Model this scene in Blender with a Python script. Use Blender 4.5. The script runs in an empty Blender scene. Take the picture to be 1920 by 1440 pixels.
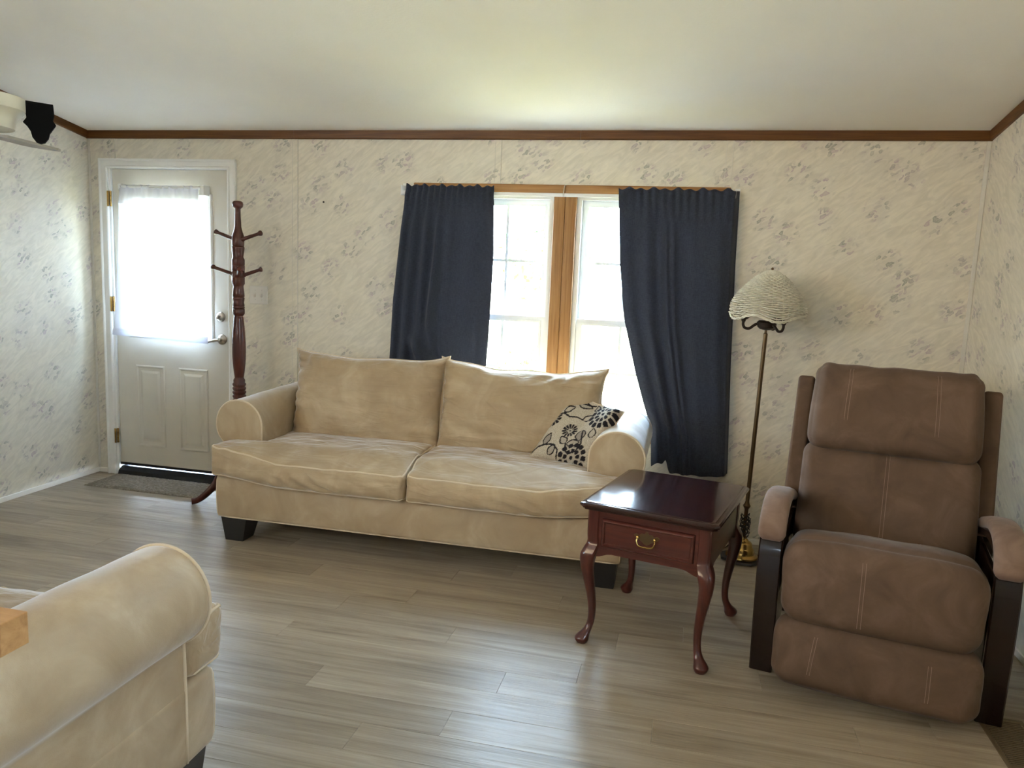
import bpy, math, random
import numpy as np
from mathutils import Vector, Matrix, noise as mnoise

random.seed(7); np.random.seed(7)
C = bpy.context.scene
COL = C.collection
PI = math.pi

# ------------------------------------------------------------------ camera
cam_d = bpy.data.cameras.new('camera'); cam = bpy.data.objects.new('camera', cam_d); COL.objects.link(cam)
cam_d.sensor_width = 36.0; cam_d.lens = 1458.72 / 1920 * 36.0; cam_d.clip_start = 0.05; cam_d.clip_end = 300
def cam_matrix(pitch, yaw, roll, loc):
    cy, sy = math.cos(yaw), math.sin(yaw); cp, sp = math.cos(pitch), math.sin(pitch); cr, sr = math.cos(roll), math.sin(roll)
    M = np.array([[cy,-sy,0],[sy,cy,0],[0,0,1]]) @ np.array([[1,0,0],[0,cp,-sp],[0,sp,cp]]) @ np.array([[cr,0,sr],[0,1,0],[-sr,0,cr]])
    r, f, u = M[:,0], M[:,1], M[:,2]
    return Matrix(((r[0],u[0],-f[0],loc[0]),(r[1],u[1],-f[1],loc[1]),(r[2],u[2],-f[2],loc[2]),(0,0,0,1)))
cam.matrix_world = cam_matrix(-0.142619, 0.222769, -0.041223, (3.94527, -4.50915, 1.48922))
C.camera = cam

# ------------------------------------------------------------------ world, sun, exposure
W = bpy.data.worlds.new('world'); C.world = W; W.use_nodes = True
bg = W.node_tree.nodes['Background']; bg.inputs[1].default_value = 66.0
_wt = W.node_tree; _tc = _wt.nodes.new('ShaderNodeTexCoord'); _sx = _wt.nodes.new('ShaderNodeSeparateXYZ'); _wr = _wt.nodes.new('ShaderNodeValToRGB')
_wr.color_ramp.elements[0].position = 0.0; _wr.color_ramp.elements[0].color = (.72, .85, 1.0, 1)      # pale horizon haze
_wr.color_ramp.elements[1].position = .75; _wr.color_ramp.elements[1].color = (.50, .71, 1.0, 1)      # bluer overhead
_wt.links.new(_tc.outputs['Generated'], _sx.inputs[0]); _wt.links.new(_sx.outputs[2], _wr.inputs[0]); _wt.links.new(_wr.outputs[0], bg.inputs[0])
sun_d = bpy.data.lights.new('sun', 'SUN'); sun_d.energy = 105; sun_d.angle = 0.01; sun_d.color = (1, 0.95, 0.86)
sun = bpy.data.objects.new('sun', sun_d); COL.objects.link(sun); sun.rotation_euler = (math.radians(4), math.radians(32), 0)
C.view_settings.view_transform = 'Standard'; C.view_settings.look = 'None'
C.view_settings.gamma = 1; C.view_settings.use_curve_mapping = False
# added warm fill light behind the camera, no fixture stands there
fill_d = bpy.data.lights.new('rear_fill', 'AREA'); fill_d.shape = 'RECTANGLE'; fill_d.size = 2.2; fill_d.size_y = 1.3; fill_d.energy = 40; fill_d.spread = math.radians(100); fill_d.color = (1, .79, .53)
fill_o = bpy.data.objects.new('rear_fill', fill_d); COL.objects.link(fill_o); fill_o.location = (.9, -5.4, 2.35); fill_o.rotation_euler = Vector((4.4, 4.6, -.5)).to_track_quat('-Z', 'Y').to_euler()
C.view_settings.exposure = -0.17
try:
    C.cycles.max_bounces = 10; C.cycles.diffuse_bounces = 6; C.cycles.transparent_max_bounces = 12
    C.cycles.sample_clamp_indirect = 0.0; C.cycles.use_denoising = True
    C.cycles.caustics_reflective = False; C.cycles.caustics_refractive = False
except Exception: pass

# ------------------------------------------------------------------ materials
def nt(name):
    m = bpy.data.materials.new(name); m.use_nodes = True
    t = m.node_tree; return m, t, t.nodes['Principled BSDF']
def N(t, typ, **kw):
    n = t.nodes.new(typ)
    for k, v in kw.items():
        if k in n.inputs: n.inputs[k].default_value = v
        else: setattr(n, k, v)
    return n
def L(t, a, b): t.links.new(a, b)
def srgb(r, g, b):
    f = lambda c: (c/12.92 if c <= .04045 else ((c+.055)/1.055)**2.4)
    return (f(r/255), f(g/255), f(b/255), 1)
def ramp(t, src, stops):
    r = t.nodes.new('ShaderNodeValToRGB'); e = r.color_ramp.elements
    e[0].position, e[0].color = stops[0]; e[1].position, e[1].color = stops[-1]
    for p, c in stops[1:-1]:
        x = e.new(p); x.color = c
    L(t, src, r.inputs[0]); return r
def bump(t, b, src, strength, dist):
    n = N(t, 'ShaderNodeBump'); n.inputs['Strength'].default_value = strength; n.inputs['Distance'].default_value = dist
    L(t, src, n.inputs['Height']); L(t, n.outputs[0], b.inputs['Normal']); return n
def mapped(t, scale, coord='Object', rot=(0,0,0), random_shift=False):
    tc = N(t, 'ShaderNodeTexCoord'); mp = N(t, 'ShaderNodeMapping'); mp.inputs['Scale'].default_value = scale; mp.inputs['Rotation'].default_value = rot
    L(t, tc.outputs[coord], mp.inputs['Vector'])
    if random_shift:
        oi = N(t, 'ShaderNodeObjectInfo'); ml = N(t, 'ShaderNodeMath', operation='MULTIPLY'); ml.inputs[1].default_value = 37.0
        L(t, oi.outputs['Random'], ml.inputs[0]); cb = N(t, 'ShaderNodeCombineXYZ')
        for i in range(3): L(t, ml.outputs[0], cb.inputs[i])
        L(t, cb.outputs[0], mp.inputs['Location'])
    return mp.outputs[0]
def plain(name, col, rough=.5, metal=0, spec=.5, coat=0, mottling=.06, scale=8):
    m, t, b = nt(name)
    b.inputs['Roughness'].default_value = rough; b.inputs['Metallic'].default_value = metal
    b.inputs['Specular IOR Level'].default_value = spec; b.inputs['Coat Weight'].default_value = coat; b.inputs['Coat Roughness'].default_value = .08
    n = N(t, 'ShaderNodeTexNoise'); n.inputs['Scale'].default_value = scale; n.inputs['Detail'].default_value = 4
    L(t, mapped(t, (1,1,1)), n.inputs['Vector'])
    lo = tuple(c*(1-mottling) for c in col[:3])+(1,); hi = tuple(min(1, c*(1+mottling)) for c in col[:3])+(1,)
    r = ramp(t, n.outputs[0], [(.3, lo), (.7, hi)]); L(t, r.outputs[0], b.inputs['Base Color'])
    return m
def wood(name, dark, mid, light, axis, rough=.4, coat=.0, grain=60, along=2.5, shift=False, bumpy=.15):
    m, t, b = nt(name)
    s = [grain]*3; s['xyz'.index(axis)] = along
    v = mapped(t, s, random_shift=shift)
    n = N(t, 'ShaderNodeTexNoise'); n.inputs['Scale'].default_value = 1; n.inputs['Detail'].default_value = 6; n.inputs['Roughness'].default_value = .62; n.inputs['Distortion'].default_value = .5
    L(t, v, n.inputs['Vector'])
    r = ramp(t, n.outputs[0], [(.28, dark), (.5, mid), (.72, light)])
    L(t, r.outputs[0], b.inputs['Base Color'])
    b.inputs['Roughness'].default_value = rough; b.inputs['Coat Weight'].default_value = coat; b.inputs['Coat Roughness'].default_value = .06; b.inputs['Specular IOR Level'].default_value = .3
    bump(t, b, n.outputs[0], bumpy, .002)
    return m
def suede(name, a, bcol, c, scale=5, sheen=.3, rough=.85, fine=500, spec=.2, crease=0):
    m, t, b = nt(name)
    v = mapped(t, (1,1,1))
    n = N(t, 'ShaderNodeTexNoise'); n.inputs['Scale'].default_value = scale; n.inputs['Detail'].default_value = 5; n.inputs['Roughness'].default_value = .6; n.inputs['Distortion'].default_value = .8
    L(t, v, n.inputs['Vector'])
    r = ramp(t, n.outputs[0], [(.3, a), (.5, bcol), (.7, c)]); L(t, r.outputs[0], b.inputs['Base Color'])
    b.inputs['Roughness'].default_value = rough; b.inputs['Specular IOR Level'].default_value = spec
    b.inputs['Sheen Weight'].default_value = sheen; b.inputs['Sheen Roughness'].default_value = .3; b.inputs['Sheen Tint'].default_value = (.92,.95,1,1)
    n2 = N(t, 'ShaderNodeTexNoise'); n2.inputs['Scale'].default_value = fine; L(t, v, n2.inputs['Vector'])
    n3 = N(t, 'ShaderNodeTexNoise'); n3.inputs['Scale'].default_value = 22; n3.inputs['Detail'].default_value = 3; L(t, v, n3.inputs['Vector'])
    ad = N(t, 'ShaderNodeMath', operation='MULTIPLY_ADD'); ad.inputs[1].default_value = .25; L(t, n2.outputs[0], ad.inputs[0]); L(t, n3.outputs[0], ad.inputs[2])
    bn = bump(t, b, ad.outputs[0], .25, .004)
    if crease:
        n4 = N(t, 'ShaderNodeTexNoise'); n4.inputs['Scale'].default_value = 1; n4.inputs['Detail'].default_value = 2; n4.inputs['Distortion'].default_value = 1.2
        L(t, mapped(t, (3.2, 9, 12), rot=(0, .25, 0)), n4.inputs['Vector'])
        rp = ramp(t, n4.outputs[0], [(.40, (0,0,0,1)), (.5, (1,1,1,1)), (.60, (0,0,0,1))])
        b2 = N(t, 'ShaderNodeBump'); b2.inputs['Strength'].default_value = crease; b2.inputs['Distance'].default_value = .006
        L(t, rp.outputs[0], b2.inputs['Height']); L(t, bn.outputs[0], b2.inputs['Normal']); L(t, b2.outputs[0], b.inputs['Normal'])
    return m

def wallpaper(name, base):
    m, t, b = nt(name)
    tc = N(t, 'ShaderNodeNewGeometry'); sp = N(t, 'ShaderNodeSeparateXYZ'); L(t, tc.outputs['Position'], sp.inputs[0])
    ad = N(t, 'ShaderNodeMath', operation='ADD'); L(t, sp.outputs[0], ad.inputs[0]); L(t, sp.outputs[1], ad.inputs[1])
    cb = N(t, 'ShaderNodeCombineXYZ'); L(t, ad.outputs[0], cb.inputs[0]); L(t, sp.outputs[2], cb.inputs[1])
    uv = cb.outputs[0]
    # brushed swirl ground
    vr = N(t, 'ShaderNodeVectorRotate', rotation_type='Z_AXIS'); vr.inputs['Angle'].default_value = math.radians(-36); L(t, uv, vr.inputs['Vector'])
    mp = N(t, 'ShaderNodeMapping'); mp.inputs['Scale'].default_value = (8, 30, 1); L(t, vr.outputs[0], mp.inputs[0])
    n = N(t, 'ShaderNodeTexNoise'); n.inputs['Scale'].default_value = 1; n.inputs['Detail'].default_value = 4; n.inputs['Distortion'].default_value = 1.6; L(t, mp.outputs[0], n.inputs['Vector'])
    k = lambda f: tuple(c*f for c in base[:3])+(1,)
    g = ramp(t, n.outputs[0], [(.34, k(.89)), (.5, k(.965)), (.66, k(1.045))])
    # sprays of little flowers and leaves
    vo = N(t, 'ShaderNodeTexVoronoi', feature='F1', voronoi_dimensions='2D'); vo.inputs['Scale'].default_value = 4.6; vo.inputs['Randomness'].default_value = .75; L(t, uv, vo.inputs['Vector'])
    spray = ramp(t, vo.outputs['Distance'], [(.0, (1,1,1,1)), (.20, (1,1,1,1)), (.36, (0,0,0,1))])
    mp2 = N(t, 'ShaderNodeMapping'); mp2.inputs['Scale'].default_value = (27, 50, 1); L(t, vr.outputs[0], mp2.inputs[0])
    nd = N(t, 'ShaderNodeTexNoise'); nd.inputs['Scale'].default_value = .7; L(t, mp2.outputs[0], nd.inputs['Vector'])
    mx = N(t, 'ShaderNodeVectorMath', operation='MULTIPLY_ADD'); mx.inputs[1].default_value = (2.2,2.2,0); L(t, nd.outputs['Color'], mx.inputs[0]); L(t, mp2.outputs[0], mx.inputs[2])
    v2 = N(t, 'ShaderNodeTexVoronoi', feature='F1', voronoi_dimensions='2D'); v2.inputs['Scale'].default_value = 1; L(t, mx.outputs[0], v2.inputs['Vector'])
    leaf = ramp(t, v2.outputs['Distance'], [(.0, (.55,.55,.55,1)), (.16, (.6,.6,.6,1)), (.34, (1,1,1,1)), (.46, (0,0,0,1))])
    pk = N(t, 'ShaderNodeSeparateXYZ'); L(t, v2.outputs['Color'], pk.inputs[0])
    gate = ramp(t, pk.outputs[0], [(.25, (0,0,0,1)), (.70, (1,1,1,1))])
    m1 = N(t, 'ShaderNodeMath', operation='MULTIPLY'); L(t, spray.outputs[0], m1.inputs[0]); L(t, leaf.outputs[0], m1.inputs[1])
    m2 = N(t, 'ShaderNodeMath', operation='MULTIPLY'); L(t, m1.outputs[0], m2.inputs[0]); L(t, gate.outputs[0], m2.inputs[1])
    m3 = N(t, 'ShaderNodeMath', operation='MULTIPLY'); m3.inputs[1].default_value = 1.0; L(t, m2.outputs[0], m3.inputs[0])
    tint = ramp(t, pk.outputs[1], [(.25, (.33,.33,.28,1)), (.5, (.42,.39,.36,1)), (.8, (.50,.40,.42,1))])
    # pale lavender-grey cloud behind each spray
    cl = N(t, 'ShaderNodeMath', operation='MULTIPLY'); cl.inputs[1].default_value = .14; L(t, spray.outputs[0], cl.inputs[0])
    mixc = N(t, 'ShaderNodeMix', data_type='RGBA'); L(t, cl.outputs[0], mixc.inputs[0]); L(t, g.outputs[0], mixc.inputs[6]); mixc.inputs[7].default_value = (.55,.52,.50,1)
    mix = N(t, 'ShaderNodeMix', data_type='RGBA'); L(t, m3.outputs[0], mix.inputs[0]); L(t, mixc.outputs[2], mix.inputs[6]); L(t, tint.outputs[0], mix.inputs[7])
    L(t, mix.outputs[2], b.inputs['Base Color'])
    b.inputs['Roughness'].default_value = .55; b.inputs['Specular IOR Level'].default_value = .3
    bump(t, b, n.outputs[0], .12, .002)
    return m

MAT = {}
MAT['wallpaper'] = wallpaper('wallpaper', (.72,.665,.555))
MAT['batten'] = plain('batten', (.66,.63,.56,1), .5, mottling=.04, scale=30)
MAT['ceiling'] = plain('ceiling', (.82,.78,.70,1), .9, spec=.2, mottling=.02, scale=3)
_t = MAT['ceiling'].node_tree; _n = N(_t, 'ShaderNodeTexNoise'); _n.inputs['Scale'].default_value = 90; _n.inputs['Detail'].default_value = 3
L(_t, mapped(_t, (1,1,1)), _n.inputs['Vector']); bump(_t, _t.nodes['Principled BSDF'], _n.outputs[0], .25, .003)
MAT['white'] = plain('white_paint', (.80,.79,.76,1), .4, mottling=.02)
MAT['shaded_door_white'] = plain('shaded_door_white', (.64,.60,.52,1), .4, mottling=.02)  # white paint darkened: the slab's dimmer light beside the casing put into colour
MAT['vinyl'] = plain('white_vinyl', (.82,.83,.82,1), .35, mottling=.02)
MAT['baseboard'] = plain('baseboard_paint', (.80,.77,.72,1), .45, mottling=.03)
oak = ((.065,.022,.004,1), (.115,.043,.009,1), (.165,.067,.015,1))
lit_oak = ((.22,.10,.032,1), (.34,.17,.06,1), (.44,.24,.09,1))  # lighter copy of the oak, window glare on the casing put into its colour
MAT['lit_oak_x'] = wood('window_lit_oak_x', *lit_oak, 'x', rough=.4); MAT['lit_oak_z'] = wood('window_lit_oak_z', *lit_oak, 'z', rough=.4)
MAT['oak_x'] = wood('oak_x', *oak, 'x', rough=.42); MAT['oak_y'] = wood('oak_y', *oak, 'y', rough=.42); MAT['oak_z'] = wood('oak_z', *oak, 'z', rough=.42)
sofa_tones = (srgb(158,136,106), srgb(169,148,118), srgb(183,164,135))
MAT['sofa'] = suede('beige_microfibre', *sofa_tones, scale=4.5, sheen=.9, rough=.62, spec=.35)
MAT['sofa_cushion'] = suede('beige_microfibre_creased', *sofa_tones, scale=4.5, sheen=.9, rough=.62, spec=.35, crease=.28)
MAT['welt'] = plain('beige_welt', srgb(204,187,160), .75, spec=.2)
MAT['black_leg'] = plain('black_leg', (.012,.011,.011,1), .4)
MAT['brown'] = suede('brown_suede', srgb(84,65,52), srgb(95,75,60), srgb(110,88,73), scale=6, sheen=.12)
MAT['brown_pad'] = suede('brown_suede_pad', srgb(112,90,76), srgb(124,101,87), srgb(136,113,98), scale=9, sheen=.2)
MAT['stitch'] = plain('stitch', srgb(132,106,90), .8)
MAT['seam'] = plain('seam', srgb(84,62,52), .85)
MAT['espresso'] = wood('espresso', (.008,.004,.0035,1), (.012,.006,.005,1), (.018,.009,.007,1), 'z', rough=.26, coat=.3, grain=50, bumpy=.05)
mah = ((.035,.008,.006,1), (.062,.014,.010,1), (.095,.024,.015,1))
MAT['mah_x'] = wood('mahogany_x', *mah, 'x', rough=.3, coat=.5, grain=35, bumpy=.04)
MAT['mah_y'] = wood('mahogany_y', *mah, 'y', rough=.3, coat=.5, grain=35, bumpy=.04)
MAT['mah_z'] = wood('mahogany_z', *mah, 'z', rough=.3, coat=.5, grain=35, bumpy=.04)
MAT['mah_top'] = wood('mahogany_top', (.012,.003,.003,1), (.020,.0045,.004,1), (.032,.008,.006,1), 'y', rough=.16, coat=.35, grain=35, bumpy=.015)
MAT['tree_wood'] = wood('coat_tree_wood', (.040,.010,.007,1), (.070,.018,.012,1), (.105,.030,.018,1), 'z', rough=.35, coat=.3, grain=40, bumpy=.04)
MAT['brass'] = plain('brass', (.42,.27,.09,1), .22, metal=1)
MAT['antique'] = plain('antique_brass', (.13,.085,.045,1), .35, metal=.85)
MAT['bronze'] = plain('dark_bronze', (.035,.024,.018,1), .4, metal=.6)
MAT['nickel'] = plain('satin_nickel', (.55,.52,.47,1), .28, metal=1)
MAT['blackplastic'] = plain('black_plastic', (.008,.008,.009,1), .45)
MAT['black_matte'] = plain('black_matte', (.006,.006,.006,1), .85, spec=.05)
MAT['rubber'] = plain('black_rubber', (.01,.01,.012,1), .6)
MAT['wicker'] = plain('white_wicker', (.66,.63,.52,1), .6, mottling=.12, scale=40)
MAT['mat'] = suede('mat_pile', srgb(98,88,74), srgb(122,111,95), srgb(146,135,118), scale=60, sheen=.1, fine=700)
MAT['vent'] = plain('brown_vent', (.15,.105,.06,1), .45, metal=.3)
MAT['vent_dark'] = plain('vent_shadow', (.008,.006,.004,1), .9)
MAT['cream'] = plain('cream_paint', (.62,.58,.47,1), .45)
MAT['taupe'] = plain('taupe_blade', (.30,.26,.21,1), .5)
MAT['butcher_y'] = wood('butcher_block', (.30,.15,.055,1), (.42,.23,.095,1), (.50,.30,.14,1), 'x', rough=.4, coat=.15, grain=30, along=3)
MAT['switch'] = plain('switch_plate', (.70,.66,.60,1), .4, mottling=.02)
MAT['concrete'] = plain('concrete', (.45,.43,.40,1), .9)
MAT['leaf'] = plain('leaf', (.10,.20,.04,1), .6, mottling=.3, scale=3)
MAT['bark'] = plain('bark', (.12,.09,.06,1), .9, mottling=.3)
MAT['lawn'] = plain('lawn', (.225,.205,.10,1), .95, mottling=.25, scale=2)
MAT['siding'] = plain('siding', (.6,.58,.53,1), .7)

def floor_mat(name):
    m, t, b = nt(name)
    oi = N(t, 'ShaderNodeObjectInfo')
    v = mapped(t, (1.1, 16, 16), random_shift=True)
    n = N(t, 'ShaderNodeTexNoise'); n.inputs['Scale'].default_value = 1.0; n.inputs['Detail'].default_value = 7; n.inputs['Roughness'].default_value = .62; n.inputs['Distortion'].default_value = .9; L(t, v, n.inputs['Vector'])
    r = ramp(t, n.outputs[0], [(.28, srgb(122,107,88)), (.45, srgb(153,138,117)), (.60, srgb(168,153,132)), (.75, srgb(183,169,149))])
    v2 = mapped(t, (5, 150, 150), random_shift=True)
    n2 = N(t, 'ShaderNodeTexNoise'); n2.inputs['Scale'].default_value = 1.0; n2.inputs['Detail'].default_value = 4; L(t, v2, n2.inputs['Vector'])
    fine = ramp(t, n2.outputs[0], [(.3, (.80,.80,.80,1)), (.6, (1,1,1,1))])
    mx = N(t, 'ShaderNodeMix', data_type='RGBA', blend_type='MULTIPLY'); mx.inputs[0].default_value = .8; L(t, r.outputs[0], mx.inputs[6]); L(t, fine.outputs[0], mx.inputs[7])
    tone = ramp(t, oi.outputs['Random'], [(0, (.84,.83,.82,1)), (.5, (1,1,1,1)), (1, (1.06,1.06,1.06,1))])
    mx2 = N(t, 'ShaderNodeMix', data_type='RGBA', blend_type='MULTIPLY'); mx2.inputs[0].default_value = 1; L(t, mx.outputs[2], mx2.inputs[6]); L(t, tone.outputs[0], mx2.inputs[7])
    L(t, mx2.outputs[2], b.inputs['Base Color'])
    b.inputs['Specular IOR Level'].default_value = .5
    rr = ramp(t, n2.outputs[0], [(.3, (.40,.40,.40,1)), (.7, (.28,.28,.28,1))]); L(t, rr.outputs[0], b.inputs['Roughness'])
    bump(t, b, n2.outputs[0], .5, .0025)
    return m
MAT['floor'] = floor_mat('vinyl_plank')

def curtain_mat(name, a, c, trans=.06):
    m, t, b = nt(name)
    v = mapped(t, (1,1,1))
    w = N(t, 'ShaderNodeTexNoise'); w.inputs['Scale'].default_value = 1; w.inputs['Detail'].default_value = 2
    L(t, mapped(t, (60,60,700)), w.inputs['Vector'])
    w2 = N(t, 'ShaderNodeTexNoise'); w2.inputs['Scale'].default_value = 1; w2.inputs['Detail'].default_value = 2
    L(t, mapped(t, (700,700,40)), w2.inputs['Vector'])
    ad = N(t, 'ShaderNodeMath', operation='ADD'); L(t, w.outputs[0], ad.inputs[0]); L(t, w2.outputs[0], ad.inputs[1])
    r = ramp(t, ad.outputs[0], [(.6, a), (1.0, c)])
    hf = N(t, 'ShaderNodeMath', operation='MULTIPLY'); hf.inputs[1].default_value = .8; L(t, ad.outputs[0], hf.inputs[0]); L(t, hf.outputs[0], r.inputs[0])
    L(t, r.outputs[0], b.inputs['Base Color']); b.inputs['Roughness'].default_value = .9; b.inputs['Specular IOR Level'].default_value = .15
    b.inputs['Sheen Weight'].default_value = .10; b.inputs['Sheen Roughness'].default_value = .5
    tr = N(t, 'ShaderNodeBsdfTranslucent'); tr.inputs['Color'].default_value = (.30,.28,.34,1)
    mx = N(t, 'ShaderNodeMixShader'); mx.inputs[0].default_value = trans
    L(t, b.outputs[0], mx.inputs[1]); L(t, tr.outputs[0], mx.inputs[2]); L(t, mx.outputs[0], t.nodes['Material Output'].inputs[0])
    bump(t, b, ad.outputs[0], .3, .002)
    return m
MAT['navy'] = curtain_mat('navy_linen', srgb(40,45,58), srgb(62,67,80))

def sheer_mat():
    m, t, b = nt('white_sheer')
    n = N(t, 'ShaderNodeTexNoise'); n.inputs['Scale'].default_value = 300; L(t, mapped(t, (1,1,1)), n.inputs['Vector'])
    r = ramp(t, n.outputs[0], [(.3, (.80,.80,.86,1)), (.7, (.88,.87,.92,1))]); L(t, r.outputs[0], b.inputs['Base Color']); b.inputs['Roughness'].default_value = .9
    tl = N(t, 'ShaderNodeBsdfTranslucent'); tl.inputs['Color'].default_value = (.62,.62,.66,1)
    tp = N(t, 'ShaderNodeBsdfTransparent')
    m1 = N(t, 'ShaderNodeMixShader'); m1.inputs[0].default_value = .5; L(t, b.outputs[0], m1.inputs[1]); L(t, tl.outputs[0], m1.inputs[2])
    m2 = N(t, 'ShaderNodeMixShader'); m2.inputs[0].default_value = .18; L(t, m1.outputs[0], m2.inputs[1]); L(t, tp.outputs[0], m2.inputs[2])
    L(t, m2.outputs[0], t.nodes['Material Output'].inputs[0]); return m
MAT['sheer'] = sheer_mat()

def glass_mat():
    m, t, b = nt('window_glass'); t.nodes.remove(b)
    tp = N(t, 'ShaderNodeBsdfTransparent'); tp.inputs[0].default_value = (.96,.98,.97,1)
    gl = N(t, 'ShaderNodeBsdfGlossy'); gl.inputs['Roughness'].default_value = .02
    fr = N(t, 'ShaderNodeFresnel'); ge = N(t, 'ShaderNodeNewGeometry'); io = N(t, 'ShaderNodeMath', operation='MULTIPLY_ADD')
    io.inputs[1].default_value = 1/1.45-1.45; io.inputs[2].default_value = 1.45      # thin pane: same reflectance from both faces
    L(t, ge.outputs['Backfacing'], io.inputs[0]); L(t, io.outputs[0], fr.inputs[0])
    mx = N(t, 'ShaderNodeMixShader'); L(t, fr.outputs[0], mx.inputs[0]); L(t, tp.outputs[0], mx.inputs[1]); L(t, gl.outputs[0], mx.inputs[2])
    L(t, mx.outputs[0], t.nodes['Material Output'].inputs[0]); return m
MAT['glass'] = glass_mat()

# ------------------------------------------------------------------ mesh helpers
def mesh_obj(name, verts, faces, mat, parent=None, smooth=True, angle=35, loc=None):
    me = bpy.data.meshes.new(name)
    me.from_pydata([tuple(map(float, v)) for v in verts], [], [tuple(map(int, f)) for f in faces]); me.update()
    if smooth:
        me.polygons.foreach_set('use_smooth', [True]*len(me.polygons))
        if angle < 180: me.set_sharp_from_angle(angle=math.radians(angle))
    me.materials.append(mat if not isinstance(mat, str) else MAT[mat])
    o = bpy.data.objects.new(name, me); COL.objects.link(o)
    if parent: o.parent = parent
    if loc: o.location = loc
    return o
def join(*parts):
    V, F = [], []
    for v, f in parts:
        k = len(V); V.extend([tuple(p) for p in v]); F.extend([tuple(i+k for i in q) for q in f])
    return V, F
def xf(part, M):
    return [tuple(M @ Vector(p)) for p in part[0]], part[1]
def thing(name, label, cat, loc=(0,0,0), rotz=0, group=None):
    o = bpy.data.objects.new(name, None); COL.objects.link(o); o.empty_display_size = .1
    o.location = loc; o.rotation_euler = (0,0,rotz); o['label'] = label; o['category'] = cat
    if group: o['group'] = group
    return o
def tag(o, label, cat, group=None):
    o['label'] = label; o['category'] = cat
    if group: o['group'] = group
    return o
def struct(o, label=None):
    o['kind'] = 'structure'
    if label: o['label'] = label
    return o
def sroot(name):
    o = bpy.data.objects.new(name, None); COL.objects.link(o); o['kind'] = 'structure'; return o

def box(x0, x1, y0, y1, z0, z1, bev=0.0):
    if bev <= 0:
        v = [(x,y,z) for x in (x0,x1) for y in (y0,y1) for z in (z0,z1)]
        f = [(0,1,3,2),(4,6,7,5),(0,4,5,1),(2,3,7,6),(0,2,6,4),(1,5,7,3)]
        return v, f
    c = ((x0+x1)/2, (y0+y1)/2, (z0+z1)/2)
    return rbox((x1-x0)/2, (y1-y0)/2, (z1-z0)/2, bev, c=c, nr=2, nm=1)
def _axis(s, r, nr, nm):
    r = min(r, s*.999)
    a = [-s + r*(1-math.cos(i/nr*PI/2)) if False else -s + r*i/nr for i in range(nr)]
    m = [-s+r + (2*(s-r))*i/nm for i in range(nm+1)]
    b = [-x for x in reversed(a)]
    return a+m+b
class Round:
    """rounded box surface: maps nominal box points onto the rounded, deformed skin"""
    def __init__(s, hx, hy, hz, r, c=(0,0,0), deform=None):
        s.h = (hx,hy,hz); s.r = min(r, hx*.999, hy*.999, hz*.999); s.c = c; s.d = deform
    def __call__(s, p):
        q = [max(-(h-s.r), min(h-s.r, v)) for v, h in zip(p, s.h)]
        d = [v-k for v, k in zip(p, q)]
        n = math.sqrt(sum(e*e for e in d)) or 1
        o = [k+e/n*s.r for k, e in zip(q, d)]
        if s.d: o = s.d(o, [v/h for v, h in zip(p, s.h)])
        return (o[0]+s.c[0], o[1]+s.c[1], o[2]+s.c[2])
def rbox(hx, hy, hz, r, c=(0,0,0), nr=4, nm=8, deform=None, R=None):
    R = R or Round(hx, hy, hz, r, c, deform)
    nm3 = nm if isinstance(nm, (tuple, list)) else (nm, nm, nm)
    ax = [_axis(h, R.r, nr, k) for h, k in zip((hx,hy,hz), nm3)]
    n = [len(a)-1 for a in ax]; idx = {}; V = []; F = []
    def vid(i, j, k):
        if (i,j,k) not in idx:
            idx[(i,j,k)] = len(V); V.append(R((ax[0][i], ax[1][j], ax[2][k])))
        return idx[(i,j,k)]
    for i in range(n[0]):
        for j in range(n[1]):
            F.append([vid(i,j,0), vid(i,j+1,0), vid(i+1,j+1,0), vid(i+1,j,0)])
            F.append([vid(i,j,n[2]), vid(i+1,j,n[2]), vid(i+1,j+1,n[2]), vid(i,j+1,n[2])])
    for i in range(n[0]):
        for k in range(n[2]):
            F.append([vid(i,0,k), vid(i+1,0,k), vid(i+1,0,k+1), vid(i,0,k+1)])
            F.append([vid(i,n[1],k), vid(i,n[1],k+1), vid(i+1,n[1],k+1), vid(i+1,n[1],k)])
    for j in range(n[1]):
        for k in range(n[2]):
            F.append([vid(0,j,k), vid(0,j,k+1), vid(0,j+1,k+1), vid(0,j+1,k)])
            F.append([vid(n[0],j,k), vid(n[0],j+1,k), vid(n[0],j+1,k+1), vid(n[0],j,k+1)])
    return V, F
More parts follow.
